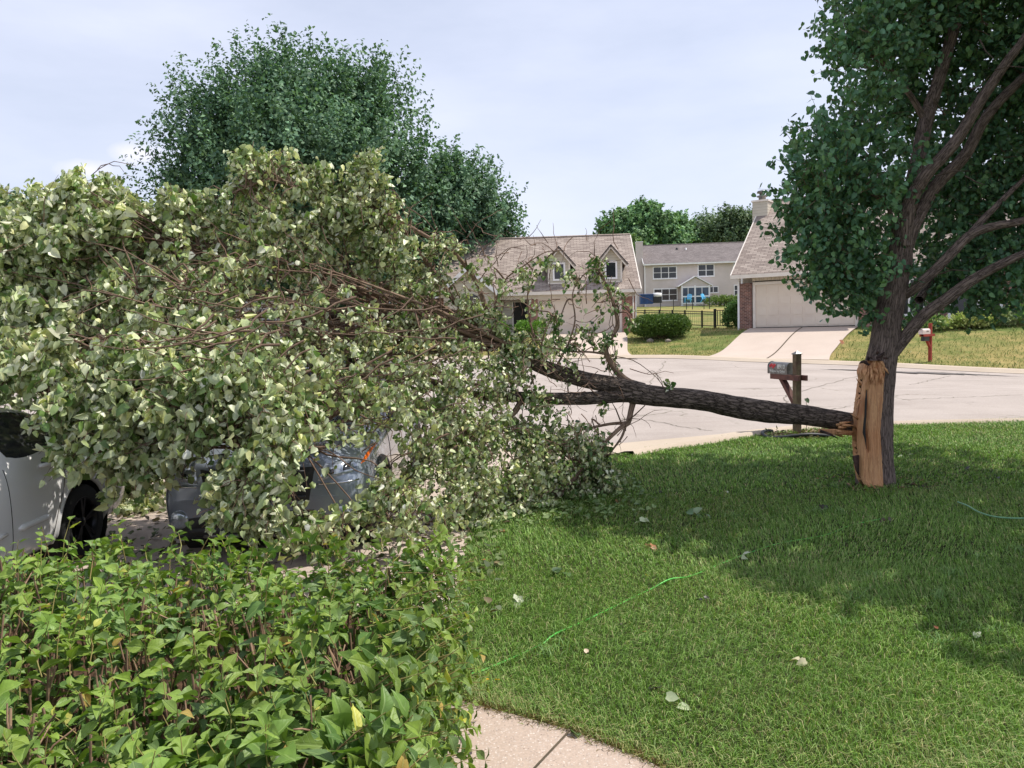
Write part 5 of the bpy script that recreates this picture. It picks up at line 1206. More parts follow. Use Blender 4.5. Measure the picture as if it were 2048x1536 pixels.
# ------------------------------------------------------------ the fallen half
def fallen_tree():
    B = P(1700, 848, 9.1); o = empty('fallen_tree', (B.x, B.y, 0), label='broken tree trunk lying to the left, its wilting pale green crown covering the parked cars', cat='tree')
    ls = []; K = [] ; anchors = []
    def L_(pts, r, seed=0, sides=12, kn=(), rough=.035, keep=True):
        pp = tops(pts); ls.append(limb(pp, r, sides, rough, 7, seed, kn))
        if keep: anchors.extend([np.array(q) for q in catmull(pp, 5)[len(pp):]])
    L_([(1714, 847, 9.1), (1660, 838, 9.1), (1600, 830, 9.1), (1540, 824, 9.1), (1480, 815, 9.1), (1420, 803, 9.05), (1350, 796, 9.0), (1300, 791, 9.0), (1262, 785, 9.0)], [.118, .115, .120, .130, .132, .122, .118, .120, .128], 1, 26, ((1.3, 1.2, .14), (2.05, 4.2, .16), (2.4, 2.0, .1)), .03, False)
    L_([(1285, 784, 9.0), (1240, 772, 8.98), (1190, 764, 8.95), (1140, 752, 8.9), (1095, 737, 8.85), (1050, 716, 8.8), (1000, 690, 8.75), (950, 680, 8.7), (880, 668, 8.6), (800, 655, 8.5), (700, 640, 8.4), (600, 620, 8.2)], [.110, .100, .096, .092, .088, .08, .064, .055, .048, .04, .03, .018], 2, 18)
    L_([(1290, 790, 8.98), (1240, 792, 8.95), (1180, 796, 8.9), (1110, 797, 8.8), (1050, 794, 8.7), (990, 794, 8.6), (940, 788, 8.5), (880, 770, 8.4), (800, 740, 8.2), (700, 720, 7.9), (600, 700, 7.6)], [.085, .08, .076, .07, .062, .055, .048, .04, .03, .022, .014], 3, 16)
    L_([(1060, 722, 8.8), (1010, 690, 8.8), (970, 665, 8.8), (935, 640, 8.8), (900, 625, 8.8), (840, 608, 8.9), (760, 590, 9), (660, 572, 9.1), (560, 545, 9.1), (480, 525, 9.2), (380, 500, 9.2)], [.075, .07, .062, .055, .05, .045, .035, .028, .022, .016, .01], 4)
    L_([(990, 678, 8.75), (950, 650, 8.7), (925, 618, 8.65), (900, 590, 8.6), (880, 560, 8.6), (850, 520, 8.5), (820, 480, 8.5), (790, 430, 8.4), (740, 380, 8.3)], [.05, .042, .036, .03, .026, .022, .018, .012, .008], 5)
    L_([(1275, 776, 9), (1245, 755, 9), (1222, 725, 9), (1212, 700, 9), (1222, 675, 9), (1235, 650, 9), (1228, 610, 9), (1215, 575, 8.95), (1200, 545, 8.9), (1198, 515, 8.9)], [.055, .042, .036, .03, .028, .026, .022, .016, .010, .006], 6, 10)
    L_([(1214, 708, 9), (1180, 704, 8.95), (1130, 702, 8.9), (1080, 690, 8.8)], [.016, .012, .010, .006], 7, 6)
    L_([(1268, 796, 9), (1262, 820, 8.98), (1256, 845, 8.95), (1245, 852, 8.9), (1215, 880, 8.8), (1180, 920, 8.7), (1140, 965, 8.6), (1110, 1000, 8.5)], [.04, .034, .032, .026, .022, .018, .014, .008], 8, 10)
    L_([(1255, 846, 8.95), (1220, 848, 9), (1170, 858, 9), (1120, 868, 9), (1060, 900, 9)], [.024, .018, .016, .012, .008], 9, 8)
    L_([(1252, 850, 8.95), (1243, 875, 8.9), (1225, 900, 8.9), (1205, 930, 8.85)], [.016, .014, .011, .006], 10, 6)
    L_([(1045, 797, 8.7), (1028, 825, 8.6), (1000, 845, 8.5), (970, 862, 8.3), (930, 882, 8.1), (880, 905, 7.9), (830, 950, 7.6), (770, 1000, 7.2), (690, 1040, 6.6)], [.035, .034, .032, .028, .025, .020, .016, .012, .007], 11, 10)
    L_([(780, 762, 8), (735, 780, 7.7), (690, 810, 7.3), (650, 845, 7), (600, 870, 6.6), (540, 885, 6.3), (470, 900, 6)], [.022, .02, .019, .018, .014, .010, .006], 12, 8)
    L_([(900, 500, 8.4), (840, 465, 8.4), (780, 430, 8.3), (700, 400, 8.2), (620, 385, 8.1), (540, 360, 8.0), (480, 380, 7.9)], [.022, .020, .018, .015, .012, .008, .005], 13, 8)
    L_([(980, 640, 8.7), (950, 560, 8.6), (905, 500, 8.4)], [.03, .026, .020], 14, 8)
    L_([(1000, 700, 8.75), (985, 660, 8.7), (990, 610, 8.7), (1010, 560, 8.7), (1050, 530, 8.7), (1090, 505, 8.7), (1130, 500, 8.7)], [.022, .016, .013, .01, .008, .006, .004], 15, 6)
    L_([(1080, 730, 8.85), (1072, 690, 8.85), (1060, 640, 8.85), (1055, 590, 8.85), (1065, 540, 8.8)], [.016, .012, .01, .007, .004], 16, 6)
    L_([(1110, 738, 8.9), (1135, 690, 8.9), (1150, 640, 8.9), (1145, 590, 8.9), (1160, 550, 8.9)], [.014, .010, .009, .007, .004], 17, 6)
    L_([(1085, 735, 8.8), (1085, 680, 8.6), (1110, 620, 8.5)], [.014, .010, .004], 18, 6)
    L_([(1330, 778, 8.95), (1318, 760, 8.9), (1312, 748, 8.85), (1300, 745, 8.85)], [.006, .004, .003, .002], 19, 5, (), .02, False)
    L_([(1326, 779, 8.95), (1322, 760, 9), (1306, 742, 9), (1292, 748, 9)], [.005, .004, .003, .002], 20, 5, (), .02, False)
    # the fan of long straight shoots running left
    for k in range(70):
        RT = (((1040, 708, 8.78), (1000, 690, 8.75), (950, 680, 8.7), (880, 668, 8.6), (800, 655, 8.5)), ((1010, 690, 8.8), (970, 665, 8.8), (935, 640, 8.8), (900, 625, 8.8), (840, 608, 8.9)), ((1050, 794, 8.7), (990, 794, 8.6), (940, 788, 8.5), (880, 770, 8.4), (800, 740, 8.2)))[(0, 1, 0, 1, 2)[k % 5]]; t = rng.uniform(0, 3.99); i_ = int(t); f_ = t-i_; sx, sy, sD = [RT[i_][q]*(1-f_)+RT[i_+1][q]*f_ for q in range(3)]
        ex = rng.uniform(90, 620) if k % 2 else rng.uniform(350, 640); ey = rng.uniform(430, 900); ey = sy+(ey-sy)*.62-20; eD = sD-(sx-ex)/1000*rng.uniform(-1.2, 3.6)
        pts = []
        for u in (0, .3, .55, .8, 1): pts.append((sx+(ex-sx)*u+rng.normal(0, 6), sy+(ey-sy)*u+rng.normal(0, 6)-math.sin(u*3.14)*rng.uniform(10, 40), sD+(eD-sD)*u))
        r0 = rng.uniform(.010, .028); L_(pts, [r0, r0*.8, r0*.62, r0*.4, r0*.16], 30+k, 7)
    link('trunk', limbs_mesh('trunk', ls[:4]), M['bark_dark'], o); link('branch', limbs_mesh('branch', ls[4:20]), M['bark_br'], o); link('branch', limbs_mesh('branch', ls[20:]), M['bark_br'], o)
    s = MB()
    for k in range(16):
        y = rng.uniform(846, 868); a = P(1700-rng.uniform(0, 30), y, 9.05+rng.uniform(-.1, .05)); b = a+Vector((rng.uniform(.05, .2), rng.normal(-.01, .02), rng.uniform(-.05, .03))); s.tube([a, (a+b)/2, b], [.02, .016, .002], 5)
    for k in range(22): a = P(1655+rng.uniform(-20, 20), 862+rng.uniform(-3, 4), 9.0); b = a+Vector((rng.uniform(.1, .3), 0, -rng.uniform(.0, .05))); s.tube([a, (a+b)/2, b], [.014, .012, .002], 5)
    tag(s.obj('splinter', M['wood'], o, True), kind='stuff')
    s = MB(); a = P(1640, 862, 8.95); s.tube([a, P(1660, 868, 8.9), P(1676, 877, 8.9)], [.02, .014, .004], 6); s.obj('bark_flap', M['dark_bark'], o, True)
    # foliage clumps: px, py, depth, radius m, vertical radius, density
    CL = [
     (40,490,7.7,.56,.4,1),(110,465,7.8,.56,.38,1),(180,440,7.9,.56,.36,1),(240,430,8.0,.5,.34,1),(300,450,7.9,.52,.34,1),(360,450,8.1,.46,.32,1),(420,460,8.1,.46,.32,1),(60,440,8.2,.36,.26,.9),(130,415,8.4,.3,.2,.9),(230,400,8.6,.3,.2,.9),(160,420,8.4,.4,.25,.9),
     (500,410,8.2,.42,.4,1),(545,360,8.2,.30,.25,1),(590,400,8.3,.5,.4,1),(640,380,8.3,.34,.26,1),(680,420,8.2,.45,.4,1),(720,370,8.2,.26,.28,1),(735,330,8.1,.14,.16,1),(745,430,8.2,.34,.36,1),(780,450,8.3,.30,.3,.9),
     (320,600,7.6,.42,.32,.8),(50,560,7.7,.5,.36,1),(140,560,7.9,.48,.34,1),(220,550,7.9,.46,.34,1),(290,545,7.8,.42,.3,.95),(350,570,8.0,.36,.26,.8),(110,630,7.5,.42,.3,.9),(210,620,7.4,.36,.26,.9),(400,520,8.3,.3,.2,.6),(390,600,7.6,.3,.24,.6),(600,560,7.9,.25,.16,.5),(700,560,8.0,.25,.16,.6),(560,590,7.5,.25,.16,.45),(650,620,7.4,.3,.2,.5),(740,640,7.7,.28,.2,.6),(500,530,7.6,.2,.14,.6),(430,650,7.2,.36,.3,.5),(560,740,6.2,.36,.3,.6),(0,560,8.0,.55,.4,.8),(500,760,7.6,.5,.4,.7),(600,780,7.8,.5,.4,.7),(400,760,7.4,.5,.4,.7),(300,700,7.4,.5,.4,.7),(680,760,8.0,.5,.35,.6),(560,830,7.3,.4,.3,.6),
     (255,780,7.0,.5,.32,.9),(330,800,7.2,.45,.3,.9),(190,800,7.3,.4,.28,.9),(400,820,7.0,.4,.26,.8),(280,1000,8.9,.32,.4,.9),(300,950,9.3,.5,.4,.9),(240,960,9.0,.3,.3,.8),(285,1040,8.5,.3,.2,.9),(270,900,9.6,.6,.4,.8),(960,940,8.6,.4,.4,.7),(560,312,8.2,.14,.12,1),(575,335,8.2,.2,.14,1),(738,305,8.1,.10,.09,1),(725,318,8.1,.12,.1,1),(765,360,8.2,.14,.14,1),(200,352,8.5,.12,.08,.8),(90,425,8.5,.3,.16,1),(480,370,8.1,.16,.14,1),(540,330,8.2,.16,.12,1),(600,470,8.0,.5,.35,1),(520,490,8.0,.45,.3,.9),(690,490,8.1,.42,.32,.9),(760,510,8.2,.36,.32,.9),(820,530,8.4,.32,.3,.8),(870,500,8.4,.2,.2,.7),(905,490,8.4,.18,.16,.8),(860,590,8.4,.36,.28,.7),  # opening clumps sit unseen inside the crown, added to darken the ground between cars
     (30,600,8.8,.7,.5,.9),(120,570,9.0,.7,.5,.8),(200,570,9.0,.6,.5,.8),(280,560,8.8,.55,.42,.7),(0,640,7.8,.6,.4,.8),(0,720,7.0,.5,.4,1),(90,670,8.2,.55,.4,.8),(180,650,8.4,.5,.4,.8),(260,670,8.2,.5,.4,.7),(150,690,7.2,.3,.2,.9),(240,650,7.2,.25,.2,.8),(60,640,7.3,.25,.2,.9),(340,560,7.8,.35,.3,.8),(340,640,7.2,.45,.4,.9),
     (60,715,6.3,.38,.26,1),(130,735,6.2,.40,.26,1),(200,755,6.1,.42,.26,1),(280,745,6.0,.42,.26,1),(350,725,6.1,.40,.28,1),(420,700,6.3,.38,.28,.95),(480,725,6.2,.38,.3,.95),
     (135,785,5.9,.26,.18,1),(195,835,5.9,.32,.22,1),(240,830,5.9,.42,.28,1),(310,800,5.8,.4,.3,1),(380,810,5.7,.4,.35,1),(440,800,5.7,.4,.35,1),(240,890,5.8,.36,.22,1),(180,890,5.9,.26,.16,1),(300,880,5.8,.24,.16,1),(255,925,6.0,.18,.12,1),(395,835,5.7,.24,.18,1),
     (490,880,5.5,.3,.32,1),(520,830,5.6,.38,.35,1),(580,800,5.8,.4,.35,.9),(640,770,6.1,.38,.3,.7),(500,960,5.3,.30,.28,1),(540,1010,5.2,.26,.2,1),(480,1020,5.3,.20,.16,1),(548,935,5.3,.2,.26,1),(468,965,5.5,.14,.2,1),(565,865,5.5,.24,.2,.9),
     (540,650,7.3,.4,.3,.45),(620,690,7.4,.4,.3,.4),(700,710,7.5,.4,.35,.4),(460,620,7.4,.36,.28,.5),(780,700,7.8,.36,.35,.45),(850,690,8,.3,.3,.45),(480,560,7.2,.3,.25,.5),
     (700,780,6.6,.3,.26,.6),(760,790,6.8,.32,.26,.6),(820,760,7.4,.34,.26,.7),(880,760,7.8,.36,.32,.9),(920,830,7.8,.32,.3,.85),(860,850,7.3,.26,.26,.95),(860,800,7.8,.3,.28,.95),(900,880,7.6,.3,.28,1),(850,920,7.1,.22,.22,.95),(940,860,8.0,.3,.28,1),(910,960,7.3,.24,.2,1),(800,850,7.0,.16,.14,.6),(1060,950,8.2,.36,.32,.9),(1090,880,8.6,.3,.3,.8),(980,880,8.0,.34,.3,.9),(1150,900,8.7,.28,.3,.8),(1200,920,8.7,.2,.26,.8),(1050,850,8.6,.28,.2,.7),
     (775,965,6.1,.15,.22,.8),(800,970,6.4,.28,.28,.75),(760,1040,6.0,.24,.16,.9),(830,1030,6.3,.28,.18,.9),(870,950,7.2,.34,.3,.9),(930,900,7.7,.34,.3,.9),(890,1020,6.9,.26,.2,.9),(680,1060,5.8,.2,.12,.9),(620,1060,5.6,.18,.1,.8),(610,1035,5.6,.16,.12,.9),(735,1020,6.0,.16,.16,.9),(820,640,8.2,.3,.2,.7),(900,700,8.3,.26,.2,.8),(1000,790,8.4,.24,.16,.8),(1080,800,8.6,.2,.12,.7),
     (950,980,7.5,.3,.3,1),(1000,920,8.0,.34,.34,1),(1000,830,8.4,.3,.28,.8),(960,790,8.4,.28,.22,.7),(1040,980,8.3,.32,.28,1),(1060,890,8.5,.32,.34,.9),(1110,940,8.6,.34,.36,1),(1130,860,8.8,.26,.24,.8),(1180,930,8.8,.3,.34,1),(1210,960,8.8,.2,.24,1),(1190,870,8.9,.18,.22,.7),(950,1050,7.4,.24,.14,.8),(970,1020,7.5,.2,.14,.8),(1080,1010,8.2,.3,.1,.8),(1160,990,8.6,.3,.1,.9),(1010,1010,7.9,.26,.16,.9),
     (1100,820,8.7,.16,.12,.7),(1020,760,8.6,.2,.2,.7),(930,700,8.5,.3,.26,.65),(900,650,8.5,.26,.22,.6),(960,600,8.6,.22,.22,.5),(1000,650,8.7,.2,.2,.6),(1040,700,8.7,.24,.18,.75),(970,620,8.6,.2,.18,.6),(920,600,8.5,.26,.2,.7),(1010,730,8.6,.22,.16,.7),(960,740,8.4,.26,.2,.8),(1100,700,8.6,.14,.12,.6),
     (990,560,8.6,.16,.14,.5),(1060,560,8.8,.12,.16,.55),(1100,530,8.7,.13,.07,.7),(1050,540,8.7,.09,.06,.7),(1190,530,8.9,.12,.12,1.0),(1215,560,8.9,.10,.1,.7),(1150,560,8.9,.13,.12,.6),(1200,600,9,.1,.12,.4),(1245,600,9,.10,.10,.6),(1110,640,8.8,.12,.14,.9),(1060,680,8.8,.18,.14,.65),(1130,690,8.9,.22,.12,.65),(1180,660,9,.16,.12,.55),(1220,680,9,.14,.14,.75),(1150,730,8.9,.12,.1,.4),(1080,600,8.7,.14,.12,.3),(1230,720,9,.10,.08,.5),(1050,740,8.8,.16,.12,.6),(1270,640,9,.07,.07,.5),(1330,765,9,.05,.03,.35),(1215,800,8.9,.05,.07,.9),(870,560,8.5,.25,.2,.5),(935,545,8.5,.14,.14,.5)]
    anc = np.array(anchors); pth = []; pos = []; nd = []; tint = []; br = []; szl = []
    CLW = []
    for (px, py, D, r, rz, dn) in CL:
        CLW.append((np.array(P(px, py, D)), px, r, rz, dn))
        if r >= .3 and py < 860:
            for q in range(4):
                dd = rdir(1)[0]; dd[1] = -abs(dd[1])*.8; k_ = rng.uniform(.14, .34)
                if q == 3: dd[2] = abs(dd[2])
                CLW.append((CLW[-1-q][0]+dd*np.array([r, r, rz])*rng.uniform(.85, 1.3), px, r*k_, r*k_*1.2, dn))
    for (c, px, r, rz, dn) in CLW:
        dn = dn*(1 if px < 420 else .85 if px < 760 else 1.0)*(1.35 if px > 960 and r < .3 else 1); n = int((3500 if r >= .3 else 3900)*dn**1.5*(r*r*.75+r*rz*.6)+14); per = 9; ntw = max(3, n//per); sc_ = .78+.34*min(1, max(0, (900-px)/700))
        j = np.argsort(np.linalg.norm(anc-c, axis=1)+rng.uniform(0, .8, len(anc)))[:2]
        for q in j:
            a = anc[q]; m1 = a*.6+c*.4+rng.normal(0, .05, 3)+np.array([0, 0, .05]); br.append([a, m1, c*.8+a*.2+rng.normal(0, .03, 3), c+rng.normal(0, .08, 3)])
        dr = rdir(ntw); rad = rng.random(ntw)**.45*.9
        st = c+dr*np.array([r, r, rz])*(rad*.55)[:, None]
        if r >= .24:
            vn = np.sin(st[:, 0]*9.1+1.3*np.sin(st[:, 2]*7+1))+np.sin(st[:, 2]*11.3+st[:, 1]*5+.7)+np.sin(st[:, 1]*8.3-st[:, 0]*4+2)
            kp = vn > (-.5 if px < 450 else -.55)
            if kp.sum() > 3: st = st[kp]; dr = dr[kp]; ntw = len(st)
        out = nrmz(dr*.8+rng.normal(0, .6, (ntw, 3))+np.array([-.25, -.05, -.1])); ln = rng.uniform(.12, .38, ntw)*min(1, .35+r*2)
        ts = np.linspace(0, 1, 5)[None, :, None]
        pa = st[:, None]+out[:, None]*ts*ln[:, None, None]+np.array([0, 0, -1.])*(ts**2)*(ln*rng.uniform(.1, .75, ntw))[:, None, None]+rng.normal(0, .008, (ntw, 5, 3))
        pth.append(pa)
        szl.append(np.full(ntw*per, sc_)*np.repeat(rng.uniform(.75, 1.25, ntw), per)); t = rng.uniform(.15, 1.0, (ntw, per))*4; i0 = np.minimum(t.astype(int), 3); f = (t-i0)[..., None]; ii = np.arange(ntw)[:, None]
        q = pa[ii, i0]*(1-f)+pa[ii, i0+1]*f+rng.normal(0, .028, (ntw, per, 3)); pos.append(q.reshape(-1, 3))
        nd.append(nrmz(rng.normal(0, .55, (ntw*per, 3))+np.array([-.15, -.05, -.85]))); tint.append(np.repeat(1+rng.normal(0, .16, ntw), per))
    pos = np.concatenate(pos); nd = np.concatenate(nd); tint = np.concatenate(tint); n = len(pos)
    pos[:, 2] = np.maximum(pos[:, 2], .09)
    Cc = pick([(214, 218, 178), (200, 208, 162), (182, 192, 144), (222, 222, 190), (164, 178, 122), (136, 156, 96), (206, 206, 148), (108, 136, 74), (188, 196, 160)], n, .10)*tint[:, None]
    lush = np.clip((pos[:, 0]+.9)/1.6, 0, 1)*np.clip(pos[:, 1]-8.2, 0, 1)   # the tips nearest the trunk are still green
    gsel = rng.random(n) < lush*.55; Cc[gsel] = pick([(84, 118, 56), (98, 134, 60), (72, 104, 52)], int(gsel.sum()), .1)
    nn = nrmz(rdir(n)+np.array([.1, -.15, .15]))
    sz = rng.uniform(.036, .078, n)*np.concatenate(szl); wd = rng.uniform(.45, 1.1, n)
    link('crown', leaves('crown', pos, nd, nn, sz, wd, np.clip(Cc, .01, .8), 'heart', .3, fold=3.0), M['leaf_fallen'], o)
    tag(link('twig', twigs_mesh('twig', np.concatenate(pth), .0042, .0016, 3), M['twig'], o), kind='stuff')
    B4 = np.array(br); tt = np.linspace(0, 1, 8)
    tag(link('branchlet', twigs_mesh('branchlet', np.stack([np.array([catmull(b, 3)[i] for i in range(10)]) for b in B4]), rng.uniform(.006, .013, len(B4)), .003, 5), M['bark_br'], o), kind='stuff')
    fb = []
    for k in range(60):
        x0_ = rng.uniform(420, 980); y0_ = rng.uniform(560, 900); D0 = np.interp(x0_, [300, 600, 980], [6.0, 6.3, 8.1])-rng.uniform(.0, .5)
        L0 = rng.uniform(90, 300); an = rng.uniform(-.25, .75); q = []
        for u in np.linspace(0, 1, 9): q.append(np.array(P(x0_-L0*u*math.cos(an), y0_+L0*u*math.sin(an)*.8+18*math.sin(u*3), D0-.35*u))+rng.normal(0, .012, 3))
        fb.append(q)
    link('branch', twigs_mesh('branch', np.array(fb), rng.uniform(.006, .013, len(fb)), .0025, 5), M['bark_br'], o)
    # bare crooked twigs
    bp = []
    for k in range(900):
        px = rng.uniform(860, 1260) if k % 2 else rng.uniform(60, 900); py = rng.uniform(470, 900) if k % 2 else rng.uniform(420, 1000)
        a = anc[rng.integers(0, len(anc))] if k % 3 else np.array(P(px, py, rng.uniform(7, 9)))
        d = nrmz(rng.normal(0, 1, 3)+np.array([-.3, 0, .35])); l = rng.uniform(.15, .6); p = [a]
        for q in range(6): d = nrmz(d+rng.normal(0, .28, 3)); p.append(p[-1]+d*l/6)
        bp.append(p)
    tag(link('twig', twigs_mesh('twig', np.array(bp), .005, .0016, 4), M['twig'], o), kind='stuff')
    ar = []
    for px, py, dx, dy in ((90,395,110,-35),(185,350,90,-18),(110,400,80,-6),(195,335,70,20),(60,420,50,-30),(400,380,90,20),(950,520,60,-50),(1000,520,50,-20),(960,560,90,-70),(930,470,-40,-60),(780,380,50,70),(820,420,60,60)):
        a = np.array(P(px, py, 8.6)); b = np.array(P(px+dx, py+dy, 8.4)); p = [a+(b-a)*t+np.array([0, 0, .08*math.sin(3.1*t)])+rng.normal(0, .012, 3) for t in np.linspace(0, 1, 7)]; ar.append(p)
    tag(link('twig', twigs_mesh('twig', np.array(ar), .006, .002, 4), M['twig'], o), kind='stuff')
    print('fallen leaves', n)
M['bark_br'] = barkmat('bark_branch', lin(150, 126, 108), lin(92, 74, 62), 22, 3, .4, .01)
fallen_tree()

# ------------------------------------------------------------ hedge in front
def hedge():
    o = empty('garden_hedge', (-2.4, 3.0, 0), label='leafy green clipped hedge filling the lower left, woody stems showing between the leaves', cat='hedge')
    x0, x1, y0, y1, zt = -5.2, -.40, 1.35, 3.84, .875
    S = []; Dd = []; Ln = []
    def hgt(x, y): return zt-.28*np.clip((x-x1+.38)/.38, 0, 1)**2+.05*np.sin(x*2.3+1)+.04*np.sin(y*3.1+x*1.3)+.03*np.sin(x*7.0+y*5)
    n = 1650; x = rng.uniform(x0, x1, n); y = rng.uniform(y0, y1, n)
    dens = np.sin(x*2.1+.6)*np.sin(y*2.6+x*.7)+rng.normal(0, .5, n); bare = (dens > .7) & (x < -1.1)
    S.append(np.stack([x, y, hgt(x, y)-rng.uniform(.03, .2, n)-bare*.2], -1)); Dd.append(nrmz(np.stack([rng.normal(0, .28, n), rng.normal(0, .28, n), np.ones(n)], -1))); Ln.append(rng.uniform(.09, .2, n))
    # right side and the corner
    n = 620; y = rng.uniform(y0, y1+.05, n); z = rng.uniform(.06, zt-.02, n); xx = x1+.02-(.80-z)*.02-rng.uniform(0, .2, n)
    S.append(np.stack([xx, y, z], -1)); Dd.append(nrmz(np.stack([np.ones(n)*.9, rng.normal(-.1, .35, n), rng.uniform(-.1, .8, n)], -1))); Ln.append(rng.uniform(.12, .27, n))
    # back face
    n = 420; x = rng.uniform(x0, x1, n); z = rng.uniform(.3, zt, n); S.append(np.stack([x, np.full(n, y1)-rng.uniform(0, .15, n), z], -1)); Dd.append(nrmz(np.stack([rng.normal(0, .3, n), np.ones(n)*.8, rng.uniform(0, .9, n)], -1))); Ln.append(rng.uniform(.08, .16, n))
    # near face, low
    n = 420; x = rng.uniform(-3.4, x1, n); y = rng.uniform(1.5, 2.5, n); S.append(np.stack([x, y, hgt(x, y)-rng.uniform(.1, .32, n)], -1)); Dd.append(nrmz(np.stack([rng.normal(0, .5, n), rng.normal(-.2, .5, n), np.ones(n)*.8], -1))); Ln.append(rng.uniform(.08, .18, n))
    n = 520; x = rng.uniform(-2.6, x1, n); z = rng.uniform(.1, zt, n); S.append(np.stack([x, np.full(n, y0)+rng.uniform(-.05, .2, n), z], -1)); Dd.append(nrmz(np.stack([rng.normal(0, .3, n), -np.ones(n)*.6, rng.uniform(.1, .9, n)], -1))); Ln.append(rng.uniform(.08, .18, n))
    S = np.concatenate(S); Dd = np.concatenate(Dd); Ln = np.concatenate(Ln); n = len(S)
    E = S+Dd*Ln[:, None]; mid = (S+E)/2+rng.normal(0, .006, (n, 3))
    pos = []; nd = []; nn = []; sz = []; Cc = []
    nodes = 5
    ax = nrmz(np.cross(Dd, rdir(n))); bx_ = np.cross(Dd, ax)
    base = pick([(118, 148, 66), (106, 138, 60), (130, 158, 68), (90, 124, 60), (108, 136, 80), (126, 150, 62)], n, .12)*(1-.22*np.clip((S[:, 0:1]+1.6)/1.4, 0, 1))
    for k in range(nodes):
        t = (k+.6)/nodes
        p = S*(1-t)+E*t; ang = k*1.57+rng.normal(0, .25, n)
        for s in (-1, 1):
            rad = (ax*np.cos(ang)[:, None]+bx_*np.sin(ang)[:, None])*s
            lift = .05+.7*t*t+rng.normal(0, .3, n); d = nrmz(rad+Dd*lift[:, None]); keep = rng.random(n) < (.48+.40*t)
            pos.append((p+rad*.004)[keep]); nd.append(d[keep]); nn.append(nrmz(Dd-rad*.15+rng.normal(0, .22, (n, 3)))[keep])
            sz.append((rng.uniform(.040, .092, n)*np.interp(S[:, 1], [1.6, 2.6, 3.6], [1.25, .95, .82])*(1.12-.55*max(0, t-.5)*2*.8))[keep]); 
            young = np.clip((t-.45)*1.1, 0, 1)*rng.random(n)[:, None].T.ravel(); c = base*(1-young[:, None]*.5)+np.array(lin(190, 208, 92))*young[:, None]*.5
            Cc.append(c[keep])
    pos = np.concatenate(pos); nd = np.concatenate(nd); nn = np.concatenate(nn); sz = np.concatenate(sz); Cc = np.concatenate(Cc)
    yl = rng.random(len(pos)) < .02; Cc[yl] = pick([(190, 190, 90), (176, 150, 80)], int(yl.sum()))
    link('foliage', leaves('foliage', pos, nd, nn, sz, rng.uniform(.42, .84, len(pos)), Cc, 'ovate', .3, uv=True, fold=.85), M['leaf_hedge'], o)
    link('shoot', twigs_mesh('shoot', np.stack([S, mid, E], 1), .0028, .0012, 4), M['shoot'], o)
    # woody stems
    n = 900; x = rng.uniform(x0, x1-.05, n); y = rng.uniform(y0+.1, y1-.1, n); b = np.stack([x, y, np.zeros(n)], -1)
    rootx = np.round(x/.28)*.28; rooty = np.round(y/.32)*.32; b = np.stack([rootx+rng.normal(0, .05, n), rooty+rng.normal(0, .05, n), np.zeros(n)], -1)
    e = np.stack([x, y, hgt(x, y)-rng.uniform(-.02, .14, n)], -1); m1 = b*.6+e*.4+rng.normal(0, .03, (n, 3)); m2 = b*.25+e*.75+rng.normal(0, .025, (n, 3))
    link('stem', twigs_mesh('stem', np.stack([b, m1, m2, e], 1), rng.uniform(.005, .009, n), rng.uniform(.0028, .005, n), 5), M['stem'], o)
    # short clipped side stubs
    n = 900; i = rng.integers(0, 900, n); q = (m2[i]+e[i])/2; d = nrmz(rdir(n)+np.array([0, 0, 1.2])); 
    link('stem', twigs_mesh('stem', np.stack([q, q+d*.05, q+d*rng.uniform(.06, .14, (n, 1))+rng.normal(0, .01, (n, 3))], 1), .004, .003, 4), M['stem'], o)
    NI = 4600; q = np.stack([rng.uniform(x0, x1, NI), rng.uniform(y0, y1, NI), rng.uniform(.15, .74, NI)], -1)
    link('inner_foliage', leaves('inner_foliage', q, rdir(NI), rdir(NI)+np.array([0, 0, .6]), rng.uniform(.04, .08, NI), np.full(NI, .8), pick([(84, 118, 54), (70, 104, 50), (92, 124, 58)], NI), 'ovate', .2, uv=True), M['leaf_hedge'], o)  # darker leaf colours put shade into the hedge interior
M['shoot'] = pmat('green_shoot', lin(150, 150, 84), lin(140, 110, 70), 9, .7)
hedge()

